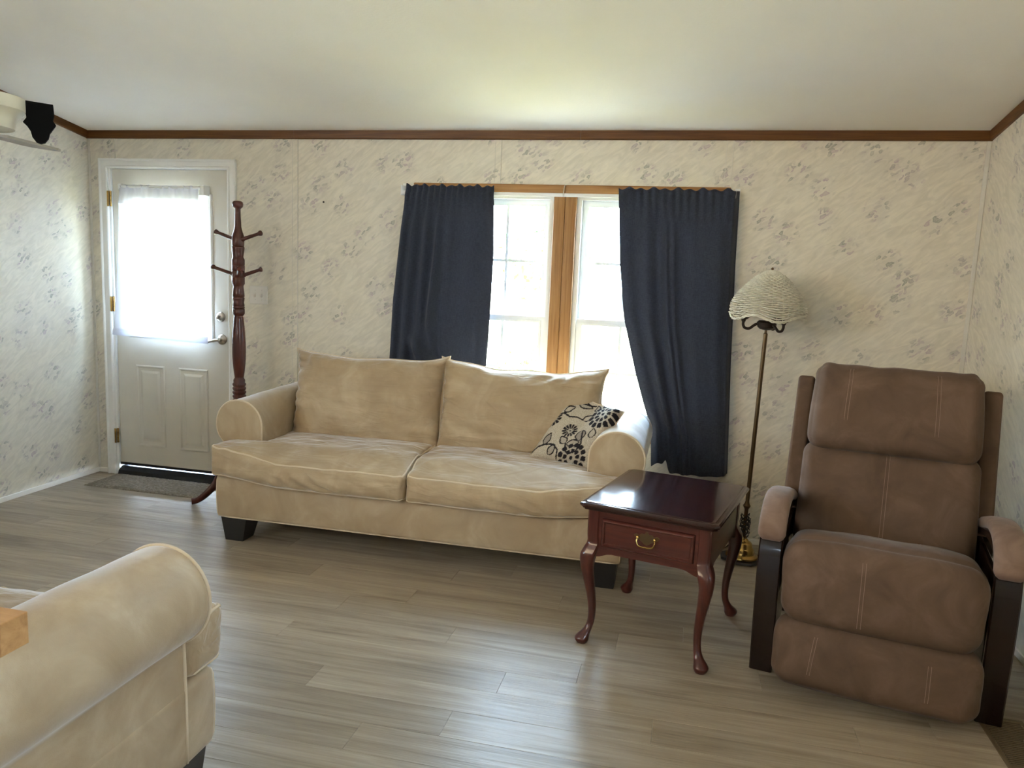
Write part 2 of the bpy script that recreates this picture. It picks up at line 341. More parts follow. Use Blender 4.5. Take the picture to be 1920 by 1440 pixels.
def plate(x0, x1, z0, z1, y0, y1, holes=(), extra_x=(), extra_z=()):
    """slab in the xz plane between y0 and y1 with rectangular holes; one connected shell"""
    xs = sorted(set([x0,x1]+list(extra_x)+[h[i] for h in holes for i in (0,1) if x0 < h[i] < x1]))
    zs = sorted(set([z0,z1]+list(extra_z)+[h[i] for h in holes for i in (2,3) if z0 < h[i] < z1]))
    V, F, idx = [], [], {}
    def vid(i, j, b):
        if (i,j,b) not in idx: idx[(i,j,b)] = len(V); V.append((xs[i], y1 if b else y0, zs[j]))
        return idx[(i,j,b)]
    def solid(i, j):
        if i < 0 or j < 0 or i >= len(xs)-1 or j >= len(zs)-1: return False
        cx, cz = (xs[i]+xs[i+1])/2, (zs[j]+zs[j+1])/2
        return not any(h[0] < cx < h[1] and h[2] < cz < h[3] for h in holes)
    for i in range(len(xs)-1):
        for j in range(len(zs)-1):
            if not solid(i,j): continue
            F.append((vid(i,j,0), vid(i+1,j,0), vid(i+1,j+1,0), vid(i,j+1,0)))
            F.append((vid(i,j,1), vid(i,j+1,1), vid(i+1,j+1,1), vid(i+1,j,1)))
            if not solid(i-1,j): F.append((vid(i,j,0), vid(i,j+1,0), vid(i,j+1,1), vid(i,j,1)))
            if not solid(i+1,j): F.append((vid(i+1,j,0), vid(i+1,j,1), vid(i+1,j+1,1), vid(i+1,j+1,0)))
            if not solid(i,j-1): F.append((vid(i,j,0), vid(i,j,1), vid(i+1,j,1), vid(i+1,j,0)))
            if not solid(i,j+1): F.append((vid(i,j+1,0), vid(i+1,j+1,0), vid(i+1,j+1,1), vid(i,j+1,1)))
    return V, F
def lathe(prof, n=24, cap=True):
    V, F = [], []
    m = len(prof)
    for k in range(n):
        a = 2*PI*k/n
        for r, z in prof: V.append((r*math.cos(a), r*math.sin(a), z))
    for k in range(n):
        q = (k+1) % n
        for i in range(m-1): F.append((k*m+i, q*m+i, q*m+i+1, k*m+i+1))
    if cap:
        F.append([k*m for k in reversed(range(n))]); F.append([k*m+m-1 for k in range(n)])
    return V, F
def frames(P, closed):
    P = [Vector(p) for p in P]; n = len(P); T = []
    for i in range(n):
        a = P[(i-1) % n] if (closed or i > 0) else P[0]; b = P[(i+1) % n] if (closed or i < n-1) else P[-1]
        d = b-a; T.append(d.normalized() if d.length > 1e-9 else (T[-1] if T else Vector((0,0,1))))
    u = T[0].orthogonal().normalized(); out = []
    for i in range(n):
        u = (u - T[i]*u.dot(T[i]))
        u = u.normalized() if u.length > 1e-9 else T[i].orthogonal().normalized()
        out.append((P[i], u.copy(), T[i].cross(u)))
    return out
def tube(P, r, n=8, closed=False):
    fr = frames(P, closed); V, F = [], []; m = len(P)
    for i, (p, u, w) in enumerate(fr):
        rr = r[i] if isinstance(r, (list, tuple)) else r
        for k in range(n):
            a = 2*PI*k/n; V.append(tuple(p + u*(rr*math.cos(a)) + w*(rr*math.sin(a))))
    for i in range(m if closed else m-1):
        j = (i+1) % m
        for k in range(n): F.append((i*n+k, i*n+(k+1) % n, j*n+(k+1) % n, j*n+k))
    if not closed:
        F.append(list(reversed(range(n)))); F.append([(m-1)*n+k for k in range(n)])
    return V, F
def smooth_path(P, n):
    """Catmull-Rom through P, n samples per span"""
    P = [Vector(p) for p in P]; out = []
    for i in range(len(P)-1):
        a = P[i-1] if i else P[0]*2-P[1]; b, c = P[i], P[i+1]; d = P[i+2] if i+2 < len(P) else P[-1]*2-P[-2]
        for k in range(n):
            t = k/n; out.append(.5*((2*b)+(c-a)*t+(2*a-5*b+4*c-d)*t*t+(3*b-a-3*c+d)*t**3))
    out.append(P[-1]); return out
def loft(rings, cap0=True, cap1=True, closed=True):
    V, F = [], []; n = len(rings[0])
    for r in rings: V.extend([tuple(p) for p in r])
    for i in range(len(rings)-1):
        for k in range(n if closed else n-1):
            q = (k+1) % n; F.append((i*n+k, i*n+q, (i+1)*n+q, (i+1)*n+k))
    if cap0: F.append(list(reversed(range(n))))
    if cap1: F.append([(len(rings)-1)*n+k for k in range(n)])
    return V, F
def sheet(f, nu, nv):
    V = [f(i/nu, j/nv) for i in range(nu+1) for j in range(nv+1)]
    F = [(i*(nv+1)+j, (i+1)*(nv+1)+j, (i+1)*(nv+1)+j+1, i*(nv+1)+j+1) for i in range(nu) for j in range(nv)]
    return V, F
def solidify(o, th, off=0):
    m = o.modifiers.new('solid', 'SOLIDIFY'); m.thickness = th; m.offset = off; return o
def subsurf(o, n=1):
    m = o.modifiers.new('sub', 'SUBSURF'); m.levels = n; m.render_levels = n; return o
def nz(x, y, z, s=1.0, seed=0.0): return mnoise.noise(Vector((x*s+seed, y*s+seed*1.7, z*s-seed)))
def sstep(a, b, x):
    t = max(0, min(1, (x-a)/(b-a))); return t*t*(3-2*t)

# ================================================================== THE ROOM
RW, RH, SL, PEAK = 5.36, 2.29, .1644, 4.1          # width, wall height, ceiling slope, half depth
YB = -2*PEAK
def ceil_z(y): return RH + SL*(-y if y > -PEAK else y+2*PEAK)
DOOR = (.145, 1.045, -.01, 2.075); WIN = (2.33, 4.06, .57, 1.945)

floor = struct(mesh_obj('floor', *box(-.1, RW+.1, YB-.1, .15, -.12, -.006), 'siding', smooth=False), 'grey brown wood look vinyl plank floor')
# planks: laid along x, staggered
PW, PL = .1525, 1.22
row = 0; y = 0.0; shapes = {}
while y > -3.8:
    off = (row*.437 + .11*(row % 3)) % 1.0*PL; x = -off
    while x < RW:
        a, b = max(0, x), min(RW, x+PL)
        if b-a > .03:
            key = round(b-a, 3)
            if key not in shapes:
                o = mesh_obj('plank', *box(.0003, b-a-.0003, -PW+.0003, -.0003, -.006, 0, .0008), 'floor', floor, smooth=False); shapes[key] = o.data
            else:
                o = bpy.data.objects.new('plank', shapes[key]); COL.objects.link(o); o.parent = floor
            o.location = (a, y, 0)
        x += PL
    y -= PW; row += 1
mesh_obj('plank_field', *box(0, RW, YB, y, -.006, 0), 'floor', floor, smooth=False)['kind'] = 'stuff'

# ceiling: vaulted, thick
cs = [(-.2, RH-.2*SL), (PEAK, RH+PEAK*SL), (-YB+.2, RH-.2*SL)]
V = []; 
for x in (-.1, RW+.1):
    for d, z in cs: V += [(x, -d, z), (x, -d, z+.14)]
F = [(0,2,8,6),(2,4,10,8),(1,7,9,3),(3,9,11,5),(0,1,3,2),(2,3,5,4),(6,8,9,7),(8,10,11,9),(0,6,7,1),(4,5,11,10)]
struct(mesh_obj('ceiling', V, F, 'ceiling', smooth=False), 'off white sloping ceiling')

# back wall: wallpapered panels around door and window openings, battens over the joints
wb = struct(mesh_obj('wall_back', *plate(-.1, RW+.1, -.12, RH+.02, .012, .14, [DOOR, WIN]), 'siding', smooth=False), 'cream floral wallpapered back wall with door and window')
seams = [0, .191, 1.497, 2.787, 4.083, RW]
for a, b in zip(seams[:-1], seams[1:]):
    mesh_obj('wall_panel', *plate(a+.001, b-.001, 0, RH, 0, .012, [DOOR, WIN]), 'wallpaper', wb, smooth=False)
for s, z0 in ((.191, 2.12), (1.497, 0), (2.787, 1.99), (4.083, 0)):
    mesh_obj('batten', *box(s-.017, s+.017, -.004, 0, z0, RH-.047, .0015), 'wallpaper', wb, smooth=False)
    mesh_obj('batten_edge', *box(s-.0185, s-.0165, -.006, 0, z0, RH-.047), 'batten', wb, smooth=False)
    mesh_obj('batten_edge', *box(s+.0165, s+.0185, -.006, 0, z0, RH-.047), 'batten', wb, smooth=False)
mesh_obj('corner_strip', *box(RW-.022, RW-.001, -.006, 0, .03, RH-.047, .0025), 'batten', wb, smooth=False)
mesh_obj('corner_strip', *box(.001, .02, -.006, 0, .03, RH-.047, .0025), 'batten', wb, smooth=False)
mesh_obj('nail_hole', *xf(lathe([(.0001,0),(.006,0),(.006,.003),(.0001,.004)], 12), Matrix.Translation((1.688,-.0005,1.869)) @ Matrix.Rotation(PI/2, 4, 'X')), 'blackplastic', wb)

def side_wall(name, x0, x1, holes=()):
    # gable wall in the yz plane; polygon strip following the vault
    ys = sorted(set([.14, 0, -PEAK, YB-.1]+[v for h in holes for v in h[:2]]), reverse=True)
    V, F = [], []
    parts = []
    for a, b in zip(ys[:-1], ys[1:]):
        spans = [(-.12, None)]
        for h in holes:
            if h[1]-1e-6 <= (a+b)/2 <= h[0]+1e-6: spans = [(-.12, h[2]), (h[3], None)]
        for lo, hi in spans:
            za = hi if hi is not None else ceil_z(min(a,0))+.02; zb = hi if hi is not None else ceil_z(max(b,YB))+.02
            v = [(x0,a,lo),(x0,b,lo),(x0,b,zb),(x0,a,za),(x1,a,lo),(x1,b,lo),(x1,b,zb),(x1,a,za)]
            parts.append((v, [(0,1,2,3),(4,7,6,5),(0,4,5,1),(3,2,6,7),(0,3,7,4),(1,5,6,2)]))
    return struct(mesh_obj(name, *join(*parts), 'wallpaper', smooth=False))
LWIN = (-3.8, -4.7, 1.1, 1.9)  # unseen opening, added to brighten the right side of the room
side_wall('wall_left', -.12, 0, [LWIN])['label'] = 'pale floral wallpapered left wall'
RWIN = (-3.6, -4.3, 1.25, 1.9)  # unseen opening, added to light the loveseat from the right
side_wall('wall_right', RW, RW+.12, [RWIN])['label'] = 'floral wallpapered right wall'
BWIN = [(2.4, 2.9, 1.3, 1.8)]  # unseen opening, added for light on surfaces facing the rear
struct(mesh_obj('wall_front', *plate(-.1, RW+.1, -.12, RH+.02, YB-.13, YB, BWIN), 'wallpaper', smooth=False), 'wallpapered wall on the kitchen side')

# crown strips in oak, baseboards
def crown_back(name, a, b, lab):
    prof = [(0, RH-.047), (-.012, RH-.047), (-.016, RH-.042), (-.020, RH-.006), (-.020, RH+.003), (0, RH)]
    return struct(mesh_obj(name, *loft([[(x, p[0], p[1]) for p in prof] for x in (a, b)]), 'oak_x', smooth=False), lab)
crown_back('trim_1', 0, 1.495, 'oak ceiling strip above the door')
crown_back('trim_2', 1.4965, 3.265, 'oak ceiling strip above the left curtain')
crown_back('trim_3', 3.2665, RW, 'oak ceiling strip from window to right corner')
def crown_side(name, x, s, lab):
    prof = [(0,-.047),(.012,-.047),(.016,-.042),(.020,-.006),(.020,.003),(0,.003)]
    ys = (-.0205, -3.9)
    return struct(mesh_obj(name, *loft([[(x+s*p[0], yy, ceil_z(yy)+p[1]) for p in prof] for yy in ys]), 'oak_y', smooth=False), lab)
crown_side('trim_4', 0, 1, 'oak ceiling strip on left wall'); crown_side('trim_5', RW, -1, 'oak ceiling strip on right wall')
def bb(name, P, lab): return struct(mesh_obj(name, *P, 'baseboard', smooth=False), lab)
bb('baseboard_left', box(.0005, .010, -3.9, -.0005, .0005, .032, .003), 'white baseboard along left wall')
bb('baseboard_right', box(RW-.010, RW-.0005, -3.9, -.0005, .0005, .032, .003), 'white baseboard along right wall')
bb('baseboard_back', box(1.15, RW-.0105, -.010, -.0005, .0005, .032, .003), 'white baseboard along back wall')
bb('trim_6', box(.0105, .078, -.010, -.0005, .0005, .032, .003), 'short white baseboard between left corner and door')

# ------------------------------------------------------------------ door
d1 = sroot('door_1'); d1['label'] = 'white half glass entry door with two raised panels'
def casing_profile(w):   # across width, from opening edge outwards: (offset, proud)
    return [(0,.0),(0,.014),(.006,.018),(.014,.018),(.018,.012),(.046,.012),(.050,.017),(.058,.022),(w-.008,.022),(w,.018),(w,0)]
def casing_leg(x, s, z0, z1):
    p = casing_profile(.062); return loft([[(x+s*o, -h, (z1+o if top else z0)) for o, h in p] for top in (0,1)])
CX0, CX1, CZ = .150, 1.030, 2.055
mesh_obj('casing', *casing_leg(CX0, -1, 0, CZ), 'white', d1, smooth=False)
mesh_obj('casing', *casing_leg(CX1, 1, 0, CZ), 'white', d1, smooth=False)
p = casing_profile(.062)
mesh_obj('casing', *loft([[(CX0-o, -h, CZ+o) for o, h in p], [(CX1+o, -h, CZ+o) for o, h in p]]), 'white', d1, smooth=False)
mesh_obj('jamb', *plate(DOOR[0]+.001, DOOR[1]-.001, 0, 2.074, .0, .135, [(.165, 1.028, -1, 2.06)]), 'white', d1, smooth=False)
GL = (.300, .880, .985, 1.872)
mesh_obj('door_stop', *plate(.1655, 1.0275, .0, 2.0595, .058, .078, [(.185, 1.008, -1, 2.038)]), 'white', d1, smooth=False)
DS = (.171, 1.022, .082, 2.052)
mesh_obj('slab', *plate(DS[0], DS[1], DS[2], DS[3], .012, .056, [GL]), 'shaded_door_white', d1, smooth=False)
# glazing bead frame
def bead(x0, x1, z0, z1, w, prof):
    rings = []
    for o, h in prof: rings.append([(x0-o, -h+.012, z0-o), (x1+o, -h+.012, z0-o), (x1+o, -h+.012, z1+o), (x0-o, -h+.012, z1+o)])
    V, F = loft(rings, False, False); return V, F
mesh_obj('glass_bead', *bead(*GL, .03, [(-.004,-.01),(-.004,.010),(.006,.014),(.022,.014),(.030,.006),(.030,-.004)]), 'white', d1, smooth=False)
mesh_obj('glass_pane', *box(GL[0], GL[1], .032, .036, GL[2], GL[3]), 'glass', d1, smooth=False)
for x0, x1 in ((.312, .531), (.640, .860)):
    mesh_obj('door_panel', *loft([[(x0+o, .012-h, .208+o), (x1-o, .012-h, .208+o), (x1-o, .012-h, .768-o), (x0+o, .012-h, .768-o)] for o, h in ((0,-.002),(0,.002),(.005,.007),(.011,.007),(.018,.001),(.036,.001),(.052,.008),(.054,.008))], False, True), 'shaded_door_white', d1, smooth=False)
for z in (1.86, 1.17, .27):
    h = mesh_obj('hinge', *xf(lathe([(.0001,0),(.0075,.001),(.0075,.034),(.006,.035),(.0075,.036),(.0075,.068),(.006,.069),(.0075,.070),(.0075,.10),(.0001,.102)], 12), Matrix.Translation((.1665,-.006,z-.05))), 'brass', d1)
    mesh_obj('hinge_leaf', *box(.1505, .163, -.0205, -.0185, z-.05, z+.05), 'brass', h, smooth=False)
db = mesh_obj('deadbolt', *xf(lathe([(.0001,0),(.033,0),(.033,.008),(.026,.016),(.022,.018),(.0001,.019)], 28), Matrix.Translation((.960,.012,1.124)) @ Matrix.Rotation(PI/2,4,'X')), 'nickel', d1)
mesh_obj('thumb_turn', *xf(rbox(.006,.016,.012,.004), Matrix.Translation((.960,-.018,1.124)) @ Matrix.Rotation(.6,4,'Y')), 'nickel', db)
lv = mesh_obj('lever_handle', *xf(lathe([(.0001,0),(.034,0),(.034,.008),(.024,.018),(.014,.022),(.013,.05),(.0001,.052)], 28), Matrix.Translation((.968,.012,.977)) @ Matrix.Rotation(PI/2,4,'X')), 'nickel', d1)
lp = smooth_path([(.972,-.036,.977),(.945,-.040,.974),(.915,-.042,.966),(.885,-.040,.962),(.860,-.034,.966)], 6)
mesh_obj('lever', *tube(lp, [.011-.004*i/(len(lp)-1) for i in range(len(lp))], 10), 'nickel', lv)
mesh_obj('strike_plate', *box(1.0225, 1.0285, .0, .010, .95, 1.01), 'nickel', d1, smooth=False)
mesh_obj('strike_plate', *box(1.0225, 1.0285, .0, .010, 1.10, 1.15), 'nickel', d1, smooth=False)
mesh_obj('door_sweep', *box(.172, 1.021, .006, .058, .066, .082), 'rubber', d1, smooth=False)
mesh_obj('threshold', *loft([[(x,-.018,.0005),(x,-.010,.028),(x,.03,.050),(x,.13,.054),(x,.13,.0005)] for x in (.1665,1.0275)]), 'rubber', d1, smooth=False)

# door curtain on its rod
rod = thing('curtain_rod', 'short white curtain rod across the top of door glass', 'rod', (.575, 0, 1.925))
mesh_obj('rod', *tube([(-.300,-.045,.012),(.305,-.045,.012)], .010, 12), 'vinyl', rod)
mesh_obj('bracket', *box(.288,.318,-.055,.0115,-.035,.028,.004), 'vinyl', rod)
mesh_obj('bracket', *box(-.312,-.285,-.055,.0115,-.012,.028,.004), 'vinyl', rod)
def sheer(u, v):
    xl = .268 + .01*math.sin(v*3) - .070*v**1.2 + (.004*math.sin(v*30) if v < .08 else 0); xr = .850 + .060*v**1.3 - .012*math.sin(v*PI)
    x = xl + (xr-xl)*u
    top = max(0, 1-v/.10)
    yy = -.047 - .006*math.sin(u*70)*max(.35*(1-v), top) - .010*math.sin(u*9+1)*v - .004*math.sin(u*23+v*4) - .006*v
    z = 1.945 - v*(.975 + .020*u) - .004*math.sin(u*60)*(v < .01)
    return (x, yy - (.006 if .11 < v < .125 or v > .965 else 0), z)
dc = mesh_obj('door_curtain', *sheet(sheer, 110, 90), 'sheer'); solidify(dc, .0015)
tag(dc, 'sheer white gathered curtain hanging over the door glass', 'curtain')
h1 = mesh_obj('hem', *sheet(lambda u, v: tuple(np.array(sheer(u, .955+.045*v)) + np.array((0,-.004,0))), 60, 4), 'sheer', dc)
h2 = mesh_obj('heading', *sheet(lambda u, v: tuple(np.array(sheer(u, .02+.10*v)) + np.array((0,-.004,0))), 110, 8), 'sheer', dc)

# ------------------------------------------------------------------ window pair
def window(name, x0, x1, lab, side):
    w = sroot(name); w['label'] = lab
    z0, z1 = WIN[2]+.02, WIN[3]-.006
    f = .026
    mesh_obj('frame', *plate(x0, x1, z0, z1, .010, .105, [(x0+f, x1-f, z0+f, z1-f)]), 'vinyl', w, smooth=False)
    zm = 1.222
    def sash(zl, zh, y):
        a, b = x0+f+.001, x1-f-.001; s = .034
        hole = (a+s, b-s, zl+s, zh-s)
        so = mesh_obj('sash', *plate(a, b, zl, zh, y, y+.03, [hole]), 'vinyl', w, smooth=False)
        mesh_obj('sash_bead', *plate(a+s-.012, b-s+.012, zl+s-.012, zh-s+.012, y-.005, y, [(hole[0]+.002, hole[1]-.002, hole[2]+.002, hole[3]-.002)]), 'vinyl', so, smooth=False)
        mesh_obj('pane', *box(hole[0], hole[1], y+.019, y+.022, hole[2], hole[3]), 'glass', so, smooth=False)
        wd = (hole[1]-hole[0])/3; m = .008; holes = []
        zmid = (hole[2]+hole[3])/2
        for i in range(3):
            for lo, hi in ((hole[2], zmid-m), (zmid+m, hole[3])):
                holes.append((hole[0]+wd*i+(m if i else 0), hole[0]+wd*(i+1)-(m if i < 2 else 0), lo, hi))
        mesh_obj('muntin_grid', *plate(hole[0], hole[1], hole[2], hole[3], y+.010, y+.018, holes), 'vinyl', so, smooth=False)
    sash(z0+f, zm+.014, .020); sash(zm-.020, z1-f, .056)
    mesh_obj('sash_lock', *rbox(.03,.010,.008,.005, c=((x0+x1)/2, .030, zm+.0225)), 'vinyl', w)
    return w
w1 = window('window_1', WIN[0]+.004, 3.128, 'left white sash window of the pair', -1)
w2 = window('window_2', 3.262, WIN[1]-.004, 'right white sash window of the pair', 1)
def board(parent, x0, x1, z0, z1, mat, y0=-.016, y1=-.0005):
    mesh_obj('casing', *rbox((x1-x0)/2, (y1-y0)/2, (z1-z0)/2, .005, c=((x0+x1)/2,(y0+y1)/2,(z0+z1)/2), nr=2, nm=1), mat, parent)
board(w1, 2.277, 3.192, 1.942, 1.994, 'lit_oak_x'); board(w2, 3.194, 4.104, 1.942, 1.994, 'lit_oak_x')
board(w1, 2.277, 2.334, .54, 1.941, 'lit_oak_z'); board(w2, 4.052, 4.104, .54, 1.941, 'lit_oak_z')
board(w1, 3.130, 3.1945, .575, 1.9415, 'lit_oak_z', -.016, .10); board(w2, 3.1955, 3.260, .575, 1.9415, 'lit_oak_z', -.016, .10)
board(w1, 2.277, 3.192, .538, .59, 'lit_oak_x', -.03, -.0005); board(w2, 3.194, 4.104, .538, .59, 'lit_oak_x', -.03, -.0005)
# windows out of view, added to light the room: plain glazed frames
def fill_win(name, V, lab, side=None):
    w = sroot(name); w['label'] = lab
    (x0, x1, z0, z1) = V
    xm = (x0+x1)/2
    fr = plate(x0, x1, z0, z1, YB-.10, YB-.03, [(x0+.05, xm-.025, z0+.05, z1-.05), (xm+.025, x1-.05, z0+.05, z1-.05)])
    gl = join(box(x0+.05, xm-.025, YB-.07, YB-.066, z0+.05, z1-.05)); gr = box(xm+.025, x1-.05, YB-.07, YB-.066, z0+.05, z1-.05)
    if side:
        M = side; fr, gl, gr = xf(fr, M), xf(gl, M), xf(gr, M)
    mesh_obj('frame', *fr, 'vinyl', w, smooth=False); mesh_obj('pane', *gl, 'glass', w, smooth=False); mesh_obj('pane', *gr, 'glass', w, smooth=False)
fill_win('fill_window_3', BWIN[0], 'unseen rear window added to light the room')
# right-hand window added for its light: rotate a plate from the rear-wall plane into the side wall
a, b = RWIN[1], RWIN[0]
fill_win('fill_window_5', (a, b, RWIN[2], RWIN[3]), 'unseen right wall window added for its light', Matrix(((0,-1,0,RW+YB),(1,0,0,0),(0,0,1,0),(0,0,0,1))))
fill_win('fill_window_4', (LWIN[1], LWIN[0], LWIN[2], LWIN[3]), 'unseen left wall window added for its light', Matrix(((0,1,0,-YB),(1,0,0,0),(0,0,1,0),(0,0,0,1))))

# ------------------------------------------------------------------ curtain rod and navy curtains
cr = thing('curtain_rod', 'long white curtain rod carrying the navy curtains over the window', 'rod', (3.19, 0, 1.943))
mesh_obj('rod', *rbox(.955, .003, .010, .002, c=(-.015,-.070,-.012), nr=2, nm=1), 'vinyl', cr)
mesh_obj('bracket', *box(-.972,-.966,-.072,-.0005,-.028,.030,.002), 'vinyl', cr)
mesh_obj('bracket', *box(.935,.941,-.072,-.0005,-.028,.030,.002), 'vinyl', cr)
mesh_obj('wall_plate', *box(-.984,-.966,-.004,-.0005,-.012,.046,.0015), 'vinyl', cr)
mesh_obj('wall_plate', *box(.937,.965,-.004,-.0005,-.012,.046,.0015), 'vinyl', cr)
mesh_obj('centre_hook', *tube(smooth_path([(.003,-.018,.045),(.003,-.05,.040),(.003,-.066,.020),(.003,-.078,.0),(.003,-.077,-.022)], 5), .003, 6), 'nickel', cr)

def interp(pts, v):
    return float(np.interp(v, [p[0] for p in pts], [p[1] for p in pts]))
def pleat(t, sharp=.6):
    s = math.sin(t); return math.copysign(abs(s)**sharp, s)
ZT = 1.972
def curtain(name, label, edges, folds, zbot, ruffle_seed, mirror):
    ZB = zbot
    def f(u, v):
        z_top_off = .006*math.sin(u*62+ruffle_seed)+.004*math.sin(u*31+2*ruffle_seed)
        zb = ZB(u); z = ZT + z_top_off*max(0, 1-v*22) - v*(ZT-zb)
        xl, xr = interp(edges[0], v), interp(edges[1], v)
        head = math.exp(-((v-.018)/.012)**2)
        gat = max(0, 1-v/.13)
        x = xl + (xr-xl)*u
        yy = -.092 + .008*math.sin(u*95+ruffle_seed*3)*gat*(.4+.6*mirror(u)) - folds(u, v)[1]
        x += folds(u, v)[0]
        # rod pocket and heading ridge
        if .012 < v < .030: yy += .004
        yy -= .008*math.exp(-((v-.045)/.022)**2)
        return (x, yy, z)
    o = mesh_obj(name, *sheet(f, 190, 120), 'navy', angle=180); solidify(o, .003)
    tag(o, label, 'curtain', 'navy window curtains')
    hem = mesh_obj('hem', *sheet(lambda u, v: tuple(np.array(f(u, .972+.026*v)) + np.array((0,-.003,0))), 120, 3), 'navy', o, angle=180)
    return o
def lfold(u, v):
    g = sstep(.02, .22, v)
    lean = u + .05*v + .10*max(0, v-.55)*sstep(.05,.5,u)
    d = 0
    for c, w, h in ((.045,.050,.036),(.165,.045,.042),(.285,.046,.044),(.405,.045,.034),(.53,.05,.014)):
        cc = c - .020*v + .03*v*v*(c > .25)
        d += h*g*math.exp(-((u-cc)/w)**2)
    # bottom tuck: cloth swept to the right over the sofa back
    t = sstep(.56, .70, v)
    k = u - (.24 + 2.6*max(0, v-.63)**1.3)
    d += .070*t*math.exp(-(k/.06)**2) - .030*t*math.exp(-((k-.13)/.08)**2)
    d += .040*sstep(.10,.4,v)*(1-t)*math.exp(-((u-.44+.20*v*v)/.05)**2)
    d += .030*sstep(.5,.9,v)*math.exp(-((u-.60-.25*(v-.7))/.07)**2)
    d += .008*g*math.sin(u*26+v*2)*sstep(.42,.6,u) + .02*sstep(.35,.9,v)*sstep(.7,1,u)
    return (-.010*g*math.sin(u*14)*(1-u), d)
curtain('curtain', 'navy curtain left of the window, bunched in deep folds behind the sofa',
        (((0,2.262),(.25,2.232),(.5,2.200),(.7,2.190),(1,2.170)), ((0,2.792),(.3,2.806),(.7,2.795),(1,2.775))),
        lfold, lambda u: .62-.06*math.sin(u*5), 1.0, lambda u: 1-.8*sstep(.5,.9,u))
def rfold(u, v):
    g = sstep(.03, .22, v); d = 0
    for c, w, h in ((.06,.06,.016),(.235,.065,.034),(.40,.028,.024),(.465,.026,.018),(.62,.05,.012)):
        d += h*g*math.exp(-((u-c-.02*v)/w)**2)
    d += .022*g*math.exp(-((u-.86)/.06)**2) + .010*g*math.sin(u*17+1.2+v)*(u > .48) - .015*g*math.exp(-((u-.32)/.05)**2)
    d += .035*sstep(.78,1,v)*math.exp(-((u-.13)/.10)**2)
    # return to the wall along the right edge
    ret = sstep(.945, 1.0, u); d -= .075*ret
    return (0, d)
curtain('curtain', 'navy curtain right of the window, hanging below the sill beside the wicker lamp',
        (((0,3.502),(.27,3.535),(.46,3.575),(.65,3.655),(.77,3.715),(.86,3.765),(1,3.780)), ((0,4.150),(.25,4.158),(.6,4.176),(1,4.205))),
        rfold, lambda u: .405+.055*math.exp(-((u-.10)/.10)**2)+.05*math.exp(-((u-.19)/.035)**2)-.012*math.sin(u*PI), 2.3, lambda u: .35+.65*math.exp(-((u-.5)/.2)**2))

# ================================================================== SOFA and LOVESEAT
def welt(R, pts, r, parent, mat='welt', closed=False):
    return mesh_obj('welt', *tube([R(p) for p in pts], r, 6, closed), mat, parent, angle=180)
def edge_pts(a, b, n): return [tuple(a[i]+(b[i]-a[i])*k/n for i in range(3)) for k in range(n+1)]

def pillow_mesh(w, h, t, n=44, bow=.05, ear=.012, p=3.0, q=.55, wr=None):
    def shell(sgn):
        V = []
        for i in range(n+1):
            for j in range(n+1):
                a = math.sin((i/n-.5)*PI); b = math.sin((j/n-.5)*PI)
                a = .6*a+.4*(2*i/n-1); b = .6*b+.4*(2*j/n-1)
                x = w/2*a*(1-bow*(1-b*b)); z = h/2*b*(1-bow*(1-a*a))
                e = (abs(a)*abs(b))**10; x += math.copysign(ear, a)*e; z += math.copysign(ear, b)*e
                d = t/2*max(0, (1-abs(a)**p)*(1-abs(b)**p))**q
                if wr and d > 0: d += wr(a, b, sgn)*min(1, d/(t*.12))
                V.append((x, sgn*d, z))
        return V
    A, B = shell(-1), shell(1); m = n+1; V = list(A); mp = {}
    for i in range(m):
        for j in range(m):
            k = i*m+j
            if i in (0,n) or j in (0,n): mp[k] = k
            else: mp[k] = len(V); V.append(B[k])
    F = []
    for i in range(n):
        for j in range(n):
            q4 = [i*m+j, (i+1)*m+j, (i+1)*m+j+1, i*m+j+1]
            F.append(q4); F.append([mp[k] for k in reversed(q4)])
    rim = [i*m for i in range(n+1)] + [n*m+j for j in range(1,n+1)] + [i*m+n for i in range(n-1,-1,-1)] + [j for j in range(n-1,0,-1)]
    return V, F, [V[k] for k in rim]

